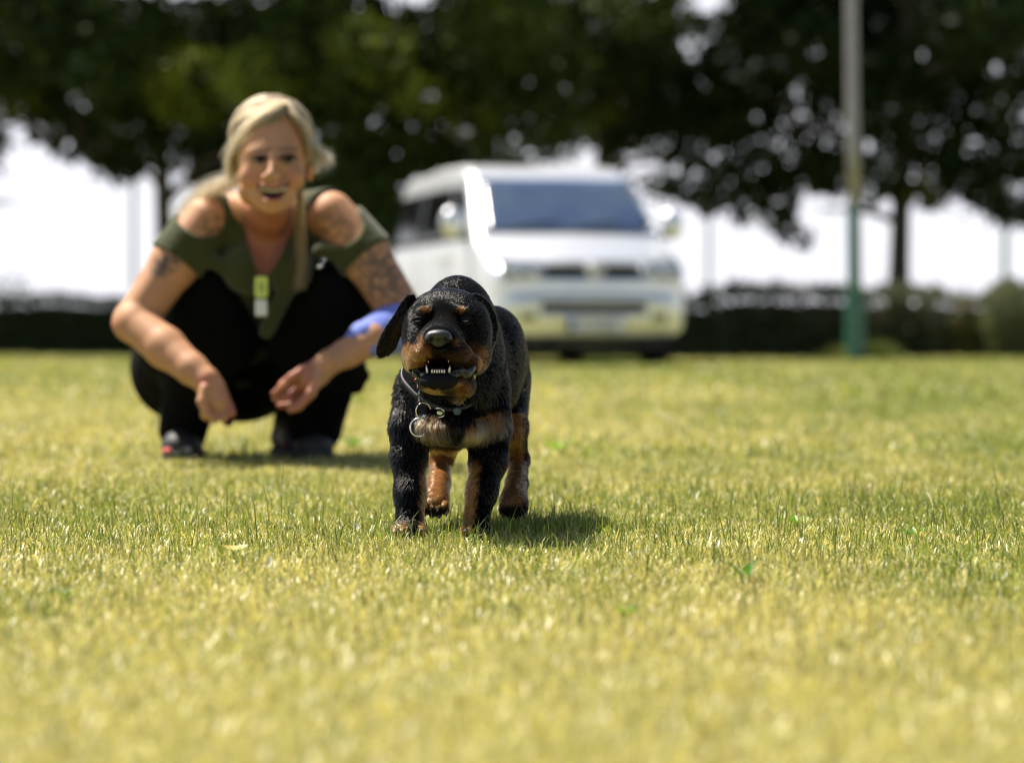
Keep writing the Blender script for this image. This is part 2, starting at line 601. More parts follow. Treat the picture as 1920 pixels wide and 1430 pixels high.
def build_grass():
    parts = []
    def band(y0, y1, dens, hh, ww, flat, seed, hs=0.3, dstraw=0.0, power=1.0, wfac=0.215, wadd=0.22, keep=None):
        r = np.random.default_rng(seed)
        area = wfac * (y1 ** 2 - y0 ** 2) + 2 * wadd * (y1 - y0)
        n = int(dens * area)
        u = r.uniform(0, 1, int(n * 1.02))
        # depth so that the density is even over the widening strip
        A = wfac; B = 2 * wadd; Ctot = A * (y1 ** 2 - y0 ** 2) + B * (y1 - y0)
        y = (-B + np.sqrt(B * B + 4 * A * (A * y0 * y0 + B * y0 + u * Ctot))) / (2 * A)
        x = r.uniform(-1, 1, len(y)) * (wfac * y + wadd)
        cl = fbm(x * 14, y * 14, seed)
        k = r.uniform(0, 1, len(y)) < 0.35 + 1.1 * sstep(cl, 0.3, 0.65)
        if keep is not None: k &= keep(x, y)
        x, y = x[k], y[k]
        h = hh * np.exp(r.normal(0, hs, len(x))) * (0.75 + 0.5 * fbm(x * 3, y * 3, seed + 5))
        w = ww * r.uniform(0.7, 1.3, len(x))
        parts.append(blades(x, y, h, w, lawn_tint(x, y, None) + dstraw, flat, seed + 1))
    # dry thatch lying low, then standing blades, then the tall unmown stalks
    band(1.6, 6.6, 15500, 0.018, 0.0022, 0.85, 21, dstraw=0.55)
    band(1.6, 6.6, 14500, 0.016, 0.0019, 0.15, 22, hs=0.4, dstraw=-0.02)
    band(2.6, 6.0, 1300, 0.030, 0.0017, 0.02, 23, hs=0.25, dstraw=-0.5)
    band(3.4, 5.4, 90, 0.058, 0.0019, 0.03, 24, hs=0.25, dstraw=-0.7)
    band(6.6, 12.5, 5200, 0.023, 0.0042, 0.4, 25, dstraw=0.18)
    band(6.6, 12.5, 350, 0.038, 0.0045, 0.1, 26, dstraw=-0.3)
    band(12.5, 44.0, 330, 0.034, 0.015, 0.35, 27, dstraw=0.0, wadd=1.0)
    band(1.2, 16.0, 650, 0.028, 0.008, 0.5, 28, dstraw=0.1, wfac=0.45, wadd=1.0, keep=lambda x, y: np.abs(x) > 0.2 * y + 0.2)
    band(16.0, 44.0, 60, 0.04, 0.03, 0.5, 29, dstraw=0.0, wfac=0.45, wadd=1.0, keep=lambda x, y: np.abs(x) > 0.2 * y + 0.9)
    # the greener tuft in front of the dog's right side
    r = np.random.default_rng(90)
    for (px, py, n, sx, sy, hh) in ((1040, 1000, 420, 0.062, 0.06, 0.030), (960, 1000, 120, 0.04, 0.04, 0.026), (220, 985, 260, 0.12, 0.10, 0.03),
                                    (1600, 960, 300, 0.2, 0.2, 0.04), (1480, 960, 300, 0.35, 0.3, 0.035)):
        d = CAMH * FP / (py - 627)
        x = gx(px, d) + r.normal(0, sx, n); y = d + r.normal(0, sy, n)
        parts.append(blades(x, y, hh * np.exp(r.normal(0, 0.3, n)), np.full(n, 0.0021), np.full(n, -0.5), 0.06, 91 + n))
    # blades standing round the dog's paws
    for (px, py) in ((745, 1008), (767, 1012), (790, 1010), (872, 1009), (893, 1013), (915, 1009), (768, 1002), (893, 1003)):
        d = CAMH * FP / (py - 627); n = 26
        parts.append(blades(gx(px, d) + r.normal(0, 0.012, n), d + r.normal(0, 0.008, n), 0.019 * np.exp(r.normal(0, 0.35, n)), np.full(n, 0.0017), np.full(n, 0.2), 0.1, 191 + px))
    # a few tall curved stalks
    st = [(1047, 985, 0.072), (1085, 985, 0.075), (1018, 985, 0.048), (1107, 985, 0.046), (1030, 990, 0.042), (232, 985, 0.082), (226, 970, 0.05), (318, 985, 0.05),
          (1268, 985, 0.05), (1770, 975, 0.055), (1560, 975, 0.062), (840, 1000, 0.03), (880, 1002, 0.034), (918, 1004, 0.034), (540, 985, 0.035), (1490, 980, 0.03),
          (1230, 985, 0.045), (1100, 990, 0.04), (1390, 985, 0.04), (1660, 985, 0.06), (1830, 985, 0.06)]
    x = []; y = []; h = []
    for px, py, hh in st:
        d = CAMH * FP / (py - 627)
        x.append(gx(px, d)); y.append(d); h.append(hh)
    parts.append(blades(np.array(x), np.array(y), np.array(h), np.full(len(x), 0.0022), np.full(len(x), -0.8), 0.02, 77))
    V = []; F = []; Cn = []; C = []; off = 0
    for v, f, c, cc in parts:
        V.append(v); F.append(f + off); Cn.append(c); C.append(cc); off += len(v)
    me = mesh_np('grass', np.concatenate(V), np.concatenate(F), np.concatenate(Cn))
    add_col(me, np.concatenate(C))
    o = link('grass', me, leaf_mat('grass_blade', 0.42, 0.42, (1.1, 1.05, 0.7), 0.5), smooth=False)
    tag(o, 'patchy mown lawn of green and straw coloured blades', kind='stuff')


# ================================================================== LEAVES
def leaf_cloud(pos, size, colr, seed, droop=0.25, aspect=0.62):
    """one diamond leaf, folded a little, at each position"""
    r = np.random.default_rng(seed)
    n = len(pos)
    a = r.normal(0, 1, (n, 3)); a[:, 2] -= droop; a /= np.linalg.norm(a, axis=1)[:, None]
    b = r.normal(0, 1, (n, 3)); b -= (b * a).sum(1)[:, None] * a; b /= np.linalg.norm(b, axis=1)[:, None]
    c = np.cross(a, b)
    s = (size * np.exp(r.normal(0, 0.25, n)))[:, None]
    V = np.stack([pos - a * s * 0.5, pos + b * s * aspect * 0.5 + c * s * 0.1, pos + a * s * 0.5, pos - b * s * aspect * 0.5 + c * s * 0.1], 1).reshape(-1, 3)
    base = (np.arange(n) * 4)[:, None]
    F = np.concatenate([base + [0, 1, 2], base + [0, 2, 3]], 1).ravel()
    return V, F, np.full(2 * n, 3), np.repeat(colr, 4, 0)


def join_parts(parts):
    V = []; F = []; Cn = []; C = []; off = 0
    for v, f, c, cc in parts:
        V.append(v); F.append(f + off); Cn.append(c); C.append(cc); off += len(v)
    return np.concatenate(V), np.concatenate(F), np.concatenate(Cn), np.concatenate(C)


LEAFM = leaf_mat('tree_leaf', 0.2, 0.6, (1.2, 1.1, 0.5), 0.15)
BARKM = mat('bark', (0.045, 0.035, 0.026), 0.9, noise=(14, 0.8, (0.09, 0.075, 0.055)), bump=(30, 0.8, 0.02))
HEDGEM = leaf_mat('hedge_leaf', 0.22, 0.5, (1.1, 1.1, 0.6), 0.3)


def tree(px, d, label, trunk_r, crown_c, crown_r, nclump, leaves, extra, hue, seed, clear=2.2, lean=0.0):
    r = np.random.default_rng(seed)
    x0 = (px - 960) / FP * d
    root = empty('broadleaf_tree', (x0, d, 0), label, 'tree', 'trees along the edge of the lawn')
    # trunk and limbs
    mb = MB()
    H = crown_c[2] + crown_r[2] * 0.55
    pts = []; rad = []
    for i in range(12):
        t = i / 11
        pts.append((x0 + lean * t + 0.05 * math.sin(5 * t + seed), d + 0.05 * math.cos(4 * t), H * t - 0.05))
        rad.append(trunk_r * (1.35 if i == 0 else (1.08 if i == 1 else 1.0)) * (1 - 0.78 * t))
    mb.tube(pts, rad, 12)
    tr = mb.build('trunk', BARKM, root)
    lm = MB()
    for k in range(16):
        t = r.uniform(0.24, 0.85); z = H * t
        an = r.uniform(0, 2 * math.pi); ln = crown_r[0] * r.uniform(0.5, 0.9) * (1 - 0.4 * t)
        b0 = Vector((x0 + lean * t, d, z)); rr = trunk_r * (1 - 0.78 * t) * 0.5
        dirv = Vector((math.cos(an), math.sin(an), r.uniform(0.05, 0.7)))
        q = [b0]
        for s in range(1, 7):
            q.append(b0 + dirv * ln * s / 6 + Vector((r.normal(0, 0.06), r.normal(0, 0.06), 0.06 * s - 0.012 * s * s)))
        lm.tube(q, [rr * (1 - 0.14 * s) for s in range(7)], 7)
        for s in (2, 4, 5):
            q2 = [q[s]]
            dv = (dirv + Vector(tuple(r.normal(0, 0.7, 3)))).normalized()
            for u in range(1, 5): q2.append(q[s] + dv * ln * 0.11 * u)
            lm.tube(q2, [rr * 0.35 * (1 - 0.2 * u) for u in range(5)], 5)
    lm.build('limbs', BARKM, root)
    # crown: clumps of leaves on a hollow shell plus a filled inside, with gaps between
    cl = []
    while len(cl) < nclump:
        v = r.normal(0, 1, 3); v /= np.linalg.norm(v)
        q = np.array(crown_c) + v * np.array(crown_r) * r.uniform(0.35, 1.0) ** 0.5
        if q[2] < clear: continue
        cl.append((q[0] + x0, q[1] + d, q[2], r.uniform(0.38, 0.75)))
    cl += extra
    pos = []; cc = []
    for ci, (cx, cy, cz, cr) in enumerate(cl):
        n = int(leaves * (cr / 0.55) ** 2 * (1.5 if ci >= nclump else 1.0))
        v = r.normal(0, 1, (n, 3)); v /= np.linalg.norm(v, axis=1)[:, None]
        rr = cr * r.uniform(0.2, 1.0, n) ** 0.45
        p = np.array([cx, cy, cz]) + v * rr[:, None] * np.array([1.1, 1.0, 0.75])
        p += r.normal(0, 0.05, (n, 3))
        u = r.uniform(0, 1, (n, 1))
        br = r.uniform(0.75, 1.25)
        c = np.array(hue[0]) * (1 - u) + np.array(hue[1]) * u
        if r.uniform() < hue[3]: c = c * 0.3 + 0.7 * np.array(hue[2])
        pos.append(p); cc.append(c * br)
    pos = np.concatenate(pos); cc = np.concatenate(cc)
    V, F, Cn, C = leaf_cloud(pos, 0.15, cc, seed + 3)
    me = mesh_np('crown', V, F, Cn); add_col(me, C)
    link('crown', me, LEAFM, root, smooth=False)
    return root


def px_clumps(L, d, dd, seed, jit=0.05):
    """clumps (px, py, radius px) placed at true depth d +- dd"""
    r = np.random.default_rng(seed)
    out = []
    for (px, py, rp) in L:
        dep = d + r.uniform(-dd, dd)
        p = P(px, py, dep)
        out.append((p[0], p[1], p[2], rp * dep / FP))
    return out


def build_trees():
    dark = ((0.015, 0.030, 0.008), (0.034, 0.055, 0.012), (0.16, 0.19, 0.02), 0.05)
    olive = ((0.022, 0.042, 0.009), (0.055, 0.078, 0.014), (0.17, 0.21, 0.03), 0.10)
    # low hanging edges of the crowns
    e0 = px_clumps([(-40, 120, 90), (-20, 60, 80), (20, 150, 70), (50, 200, 45), (95, 235, 50), (130, 265, 45), (170, 190, 70), (185, 290, 36), (215, 310, 30),
                    (60, 130, 80), (120, 90, 80), (-60, 300, 60)], 39.5, 0.8, 31)
    e1 = px_clumps([(230, 60, 90), (250, 170, 70), (270, 270, 50), (330, 290, 45), (350, 200, 70), (340, 60, 90), (400, 120, 90), (410, 290, 60), (395, 330, 35),
                    (240, 325, 26), (450, 50, 90), (130, 30, 80), (60, 20, 80), (480, 180, 80), (215, 290, 40)], 38, 1.0, 32)
    e2 = px_clumps([(560, 60, 100), (560, 180, 90), (640, 120, 90), (620, 290, 80), (680, 330, 60), (700, 220, 90), (760, 80, 100), (800, 180, 90), (760, 270, 70),
                    (860, 260, 70), (870, 60, 100), (920, 160, 90), (940, 280, 50), (650, 400, 60), (700, 450, 55), (650, 480, 50), (720, 400, 50), (1000, 220, 80), (1010, 70, 100),
                    (820, 300, 50), (1050, 270, 45), (620, 350, 60), (600, 430, 50), (740, 330, 50), (650, 330, 60), (640, 280, 60), (700, 390, 60), (660, 450, 55), (610, 300, 60), (745, 400, 45), (790, 300, 45), (730, 460, 40), (680, 520, 50), (850, 300, 40), (900, 310, 36), (960, 310, 30), (880, 130, 90), (490, 300, 60), (520, 380, 60)], 36, 1.0, 33)
    e3 = px_clumps([(1110, 60, 100), (1110, 180, 80), (1190, 110, 90), (1150, 270, 40), (1230, 220, 60), (1290, 90, 100), (1280, 300, 40), (1320, 230, 70), (1350, 330, 45),
                    (1400, 140, 90), (1410, 270, 60), (1420, 360, 40), (1450, 400, 30), (1480, 430, 24), (1505, 452, 18), (1490, 330, 45), (1500, 220, 70), (1370, 390, 20),
                    (1240, 350, 34), (1290, 360, 36), (1330, 375, 34), (1375, 360, 40), (1460, 380, 40), (1430, 330, 50), (1500, 300, 60), (1540, 330, 36), (1465, 425, 26), (1260, 170, 60), (1440, 50, 90), (1395, 400, 24)], 40, 1.0, 34)
    e4 = px_clumps([(1530, 100, 90), (1560, 290, 60), (1590, 170, 80), (1640, 60, 90), (1660, 210, 80), (1650, 320, 45), (1720, 130, 90), (1740, 280, 70), (1760, 370, 30),
                    (1800, 60, 90), (1820, 200, 90), (1810, 330, 55), (1880, 120, 90), (1890, 300, 70), (1880, 390, 35), (1940, 200, 90), (1950, 380, 50), (1630, 370, 24),
                    (1720, 370, 28), (1600, 310, 40), (1530, 300, 35), (1990, 300, 90), (1840, 375, 30), (1670, 350, 36), (1560, 350, 26), (1780, 290, 50), (1850, 350, 50), (1910, 400, 40), (1740, 350, 36)], 39, 1.0, 35)
    tree(-190, 40.5, 'tree cut off by the left frame edge, its crown hanging over the white sky', 0.16, (0, 0, 5.6), (3.1, 3.0, 3.2), 50, 290, e0, dark, 101, 2.7)
    tree(305, 38.0, "slim trunked tree behind the crouching woman's right shoulder", 0.145, (0, 0, 5.6), (2.7, 2.8, 3.2), 54, 290, e1, dark, 102, 2.9)
    tree(690, 36.2, 'leafy tree with sunlit yellow green patches between the woman and the van', 0.14, (0.6, 0, 5.2), (3.0, 2.6, 3.2), 61, 290, e2, olive, 103, 2.6)
    tree(1135, 41.5, 'dark tree standing behind the van, one low branch drooping to the right', 0.15, (1.2, 0, 5.9), (3.1, 2.8, 3.3), 57, 290, e3, dark, 104, 3.0)
    tree(1692, 39.0, 'tree with the bare dark trunk right of the lamp post', 0.165, (0.2, 0, 5.7), (2.9, 2.7, 3.3), 61, 290, e4, dark, 105, 2.9)
    tree(2240, 40.0, 'tree cut off by the right edge of the frame', 0.16, (-0.6, 0, 5.5), (3.0, 2.8, 3.2), 43, 290, [], dark, 106, 2.6)


def hedge(name, pxa, pxb, d, hbase, hvar, label, hue, seed, wild, dens=1.0):
    r = np.random.default_rng(seed)
    xa, xb = (pxa - 960) / FP * d, (pxb - 960) / FP * d
    root = empty(name, ((xa + xb) / 2, d + 0.45, 0), label, 'hedge')
    # dark branchy core with an uneven top
    n = 90; V = []; F = []
    for i in range(n + 1):
        x = xa + (xb - xa) * i / n
        h = hbase * 0.90 + hvar * 1.6 * (float(fbm(np.array(x * 1.7), np.array(0.0), seed, 3)) - 0.5)
        for (yy, zz) in ((0.12, 0), (0.10, h * 0.6), (0.2, h * 0.95), (0.45, h), (0.7, h * 0.95), (0.8, 0)):
            V.append((x, d + yy + 0.05 * math.sin(x * 9), zz))
    for i in range(n):
        for j in range(5): F.append((i * 6 + j, (i + 1) * 6 + j, (i + 1) * 6 + j + 1, i * 6 + j + 1))
    F.append(tuple(range(6))); F.append(tuple(range(n * 6, n * 6 + 6))[::-1])
    b = MB(); b.add(V, F)
    b.build('branches', BARKM, root, smooth=False)
    L = xb - xa
    N = int(L * 3300 * dens)
    x = r.uniform(xa, xb, N); t = r.uniform(0, 1, N)
    top = hbase * 1.02 + hvar * (fbm(x * 1.7, x * 0, seed, 3) - 0.5) * 2
    side = r.uniform(0, 1, N)
    z = np.where(side < 0.6, t * top, top * (1 + wild * np.abs(r.normal(0, 0.12, N))))
    y = np.where(side < 0.6, d + 0.05 + r.normal(0, 0.06, N) - 0.38 * fbm(x * 2.6, z * 2.6, seed + 1), d + r.uniform(0, 0.85, N))
    u = r.uniform(0, 1, (N, 1))
    c = np.array(hue[0]) * (1 - u) + np.array(hue[1]) * u
    parts = [leaf_cloud(np.stack([x, y, z], 1), 0.055, c, seed + 2)]
    # upright shoots above the top
    ns = int(abs(L) * 5 * wild)
    for k in range(ns):
        xx = r.uniform(xa, xb); hh = r.uniform(0.08, 0.34) * wild
        tp = hbase + hvar * float(fbm(np.array(xx * 1.7), np.array(0.0), seed, 3) - 0.5) * 2
        m = int(60 + 160 * hh)
        tt = r.uniform(0, 1, m)
        p = np.stack([xx + r.normal(0, 0.035, m), d + 0.4 + r.normal(0, 0.05, m), tp + tt * hh], 1)
        u = r.uniform(0, 1, (m, 1))
        parts.append(leaf_cloud(p, 0.05, np.array(hue[0]) * (1 - u) + np.array(hue[1]) * u, seed + 5 + k))
    V, F, Cn, C = join_parts(parts)
    me = mesh_np('foliage', V, F, Cn); add_col(me, C)
    link('foliage', me, HEDGEM, root, smooth=False)


def shrub(name, px, d, w, h, label, cat, hue, seed, n=1500, leaf=0.05, zc=0.5):
    r = np.random.default_rng(seed)
    x0 = (px - 960) / FP * d
    root = empty(name, (x0, d, 0), label, cat)
    b = MB()
    for k in range(9):
        an = r.uniform(0, 6.28); q = []
        for s in range(6):
            t = s / 5
            q.append((x0 + math.cos(an) * w * 0.4 * t, d + math.sin(an) * w * 0.4 * t, h * 0.85 * t))
        b.tube(q, [0.012 * (1 - 0.7 * s / 5) for s in range(6)], 5)
    b.build('stems', BARKM, root)
    v = r.normal(0, 1, (n, 3)); v /= np.linalg.norm(v, axis=1)[:, None]
    rr = r.uniform(0.1, 1, n) ** 0.5
    p = np.array([x0, d, h * zc]) + v * rr[:, None] * np.array([w / 2, w / 2, h * (1 - zc)])
    p += 0.12 * w * (np.stack([fbm(p[:, 0] * 6, p[:, 2] * 6, seed), fbm(p[:, 1] * 6, p[:, 2] * 6, seed + 1), fbm(p[:, 0] * 6, p[:, 1] * 6, seed + 2)], 1) - 0.5)
    p[:, 2] = np.abs(p[:, 2])
    u = r.uniform(0, 1, (n, 1))
    V, F, Cn, C = leaf_cloud(p, leaf, np.array(hue[0]) * (1 - u) + np.array(hue[1]) * u, seed + 2)
    me = mesh_np('foliage', V, F, Cn); add_col(me, C)
    link('foliage', me, HEDGEM, root, smooth=False)


def build_hedges():
    g = ((0.035, 0.06, 0.02), (0.075, 0.11, 0.03))
    g2 = ((0.035, 0.055, 0.02), (0.085, 0.095, 0.03))
    hedge('hedge', -500, 840, 41.0, 0.76, 0.10, 'low clipped dark hedge at the left edge of the lawn', g, 201, 0.35)
    hedge('hedge', 860, 2450, 35.4, 0.74, 0.2, 'ragged dark hedge behind the lamp post on the right', g2, 202, 0.8)
    shrub('shrub', 1885, 34.8, 0.66, 1.02, 'rounded grey green bush at the right edge, taller than the hedge', 'bush', ((0.07, 0.09, 0.03), (0.14, 0.15, 0.06)), 211, 3200, 0.045)
    shrub('shrub', 1808, 35.2, 0.36, 0.80, 'small bush with yellowish tips in the dip of the right hedge', 'bush', ((0.05, 0.07, 0.02), (0.22, 0.16, 0.04)), 212, 900, 0.035)
    shrub('sapling', 20, 41.5, 0.75, 1.22, 'thin leafy sapling rising above the left hedge at the frame edge', 'sapling', ((0.06, 0.12, 0.03), (0.14, 0.2, 0.06)), 213, 420, 0.05, 0.7)
    # grass left uncut round the foot of the lamp post
    for (px, lab, w, h, hue, s) in ((1572, 'yellow green tuft of uncut grass left of the lamp post foot', 0.34, 0.2, ((0.2, 0.22, 0.04), (0.4, 0.36, 0.1)), 221),
                                    (1642, 'darker green tuft of uncut grass right of the lamp post foot', 0.42, 0.28, ((0.08, 0.12, 0.025), (0.2, 0.22, 0.05)), 222)):
        d = 32.4
        r = np.random.default_rng(s); n = 900
        x = (px - 960) / FP * d + r.normal(0, w / 3, n); y = d + r.normal(0, 0.12, n)
        hh = h * r.uniform(0.4, 1.1, n) * np.exp(-((x - (px - 960) / FP * d) / w) ** 2)
        V, F, Cn, C = blades(x, y, hh, np.full(n, 0.012), np.full(n, 0.4), 0.1, s)
        u = r.uniform(0, 1, (n, 1))
        C = np.repeat(np.array(hue[0]) * (1 - u) + np.array(hue[1]) * u, 5, 0)
        me = mesh_np('grass_tuft', V, F, Cn); add_col(me, C)
        o = link('grass_tuft', me, HEDGEM, smooth=False)
        tag(o, lab, 'grass tuft', kind='stuff')


# ================================================================== LAMP POST, FENCE POSTS
def build_post():
    d = 32.2
    x = (1604 - 960) / FP * d
    root = empty('lamp_post', (x, d, 0), 'tall grey metal lamp post with a green painted lower half', 'lamp post')
    galv = mat('galvanised_steel', (0.33, 0.32, 0.31), 0.45, 0.55, noise=(6, 0.6, (0.24, 0.23, 0.23)), bump=(40, 0.15, 0.004))
    green = mat('green_paint', (0.018, 0.12, 0.065), 0.4, coat=0.3, noise=(5, 0.7, (0.014, 0.085, 0.05)), bump=(30, 0.2, 0.003))
    lean = 0.03
    def seg(z0, z1, r0, r1, name, m):
        b = MB(); pts = []; rr = []
        for i in range(9):
            t = i / 8; z = z0 + (z1 - z0) * t
            pts.append((x - 0.014 * z, d, z)); rr.append(r0 + (r1 - r0) * t)
        b.tube(pts, rr, 20)
        return b.build(name, m, root)
    seg(-0.05, 0.73, 0.115, 0.105, 'base_sleeve', green)
    seg(0.70, 1.72, 0.080, 0.076, 'painted_tube', green)
    seg(1.70, 7.6, 0.072, 0.055, 'upper_tube', galv)
    b = MB(); b.box((x - 0.012, d - 0.112, 0.52), (0.045, 0.006, 0.11)); o = b.build('service_door', green, root, smooth=False); bevel(o, 0.004)
    for (z, r) in ((0.73, 0.115), (1.71, 0.092)):
        b = MB(); b.tube([(x - 0.014 * z, d, z - 0.02), (x - 0.014 * z, d, z + 0.02)], r, 20); b.build('collar', green, root)
    b = MB(); b.tube([(x - 0.17, d, 7.58), (x - 0.17, d - 0.35, 7.72), (x - 0.17, d - 0.8, 7.76)], [0.035, 0.03, 0.03], 10); b.build('arm', galv, root)
    b = MB(); b.ball((x - 0.17, d - 1.05, 7.74), (0.13, 0.34, 0.07), 14, 8); b.build('lamp_head', galv, root)
    fm = mat('green_fence_paint', (0.05, 0.20, 0.12), 0.5, coat=0.2, noise=(6, 0.5, (0.04, 0.15, 0.09)))
    for (px, d, r, lab) in ((251, 43.0, 0.034, "slender pale green ball fence post left of the woman's shoulder"),
                            (1329, 43.0, 0.03, 'slender green ball fence post between the van and the lamp post'),
                            (1884, 43.0, 0.045, 'slender green ball fence post near the right edge of the frame')):
        xx = (px - 960) / FP * d
        rt = empty('fence_post', (xx, d, 0), lab, 'fence post', 'ball fence posts beyond the hedge')
        b = MB(); b.tube([(xx, d, -0.05), (xx, d, 2.0), (xx, d, 4.0)], [r, r, r], 12); b.build('post_tube', fm, rt)
        b = MB(); b.ball((xx, d, 4.0), (r * 1.15, r * 1.15, r * 0.7), 12, 6); b.build('cap', fm, rt)


# ================================================================== SMALL THINGS ON THE LAWN
def build_lawn_bits():
    lm = leaf_mat('weed_leaf', 0.35, 0.4, (1.1, 1.1, 0.5), 0.5)
    def weed(px, py, size, nl, label, c0, seed, up=0.9):
        r = random.Random(seed)
        d = CAMH * FP / (py - 627); x = gx(px, d)
        root = empty('lawn_weed', (x, d, 0), label, 'weed', 'broad leaved weeds in the lawn')
        for k in range(nl):
            an = 2 * math.pi * k / nl + r.uniform(-0.4, 0.4); el = up * r.uniform(0.7, 1.1)
            n = 7; V = []; C = []
            dv = Vector((math.cos(an) * math.cos(el), math.sin(an) * math.cos(el), math.sin(el)))
            sd = Vector((-math.sin(an), math.cos(an), 0))
            for i in range(n + 1):
                t = i / n; w = size * 0.22 * math.sin(math.pi * min(1, 0.12 + t * 0.88)) ** 0.8 * (1 + 0.12 * math.sin(9 * t))
                c = dv * size * t + Vector((math.cos(an), math.sin(an), -0.6)) * size * 0.25 * t * t + Vector((0, 0, 0.002))
                for s in (-1, 0, 1): V.append(c + sd * w * s + Vector((0, 0, 0.08 * size * abs(s)))); C.append(tuple(v * (1.15 if s == 0 else 1.0) for v in c0))
            F = []
            for i in range(n):
                for s in range(2): F.append((i * 3 + s, i * 3 + s + 1, i * 3 + s + 4, i * 3 + s + 3))
            b = MB(); b.add(V, F); b.C = C
            b.build('leaf', lm, root, rel=True, col=True)
    weed(1045, 850, 0.045, 5, 'bright yellow green weed on the lawn just right of the dog', (0.2, 0.36, 0.02), 1)
    weed(1395, 1098, 0.032, 4, 'dark green weed with one upright leaf in the blurred foreground right of centre', (0.06, 0.17, 0.03), 2, 1.2)
    weed(1490, 988, 0.024, 4, 'small light green weed in the sharp strip of lawn right of the dog', (0.16, 0.30, 0.04), 3)
    weed(1172, 1160, 0.02, 5, 'pale green weed in the foreground below the shadow of the dog', (0.17, 0.28, 0.04), 4)
    weed(1712, 1012, 0.022, 5, 'green weed in the longer grass toward the right edge', (0.10, 0.22, 0.03), 5)
    weed(662, 845, 0.05, 5, 'greyish green weed on the lawn between the woman and the dog', (0.16, 0.24, 0.06), 6)
    weed(120, 1128, 0.018, 7, 'leafy green weed patch in the lower left foreground', (0.14, 0.22, 0.03), 7)
    def dry(px, py, w, h, label, c0, tilt, rot):
        d = CAMH * FP / (py - 627); x = gx(px, d)
        V = []; n = 8
        M = Matrix.Rotation(rot, 3, 'Z') @ Matrix.Rotation(tilt, 3, 'X')
        for i in range(n + 1):
            t = i / n * 2 - 1; ww = h * (1 - t * t) ** 0.6 * 0.5 + 0.0005
            for s in (-1, 0, 1):
                V.append(M @ Vector((t * w / 2, s * ww, 0.12 * w * t * t + 0.1 * h * abs(s))) + Vector((x, d, 0.016)))
        F = []
        for i in range(n):
            for s in range(2): F.append((i * 3 + s, i * 3 + s + 1, i * 3 + s + 4, i * 3 + s + 3))
        b = MB(); b.add(V, F); b.C = [c0] * len(V)
        o = b.build('fallen_leaf', lm, col=True)
        tag(o, label, 'leaf', 'fallen leaves on the lawn')
    dry(440, 1052, 0.034, 0.016, "yellow fallen leaf lying flat on the lawn left of the dog's front paws", (0.62, 0.5, 0.16), 0.25, 0.1)
    dry(668, 1008, 0.010, 0.011, "small pale curled leaf on the lawn close to the dog's left side", (0.7, 0.68, 0.5), 1.0, 0.2)
    dry(505, 1078, 0.010, 0.016, 'whitish upright leaf scrap in front of the yellow fallen leaf', (0.72, 0.66, 0.52), 1.2, -0.4)


build_ground()
build_grass()
build_trees()
build_hedges()
build_post()
build_lawn_bits()

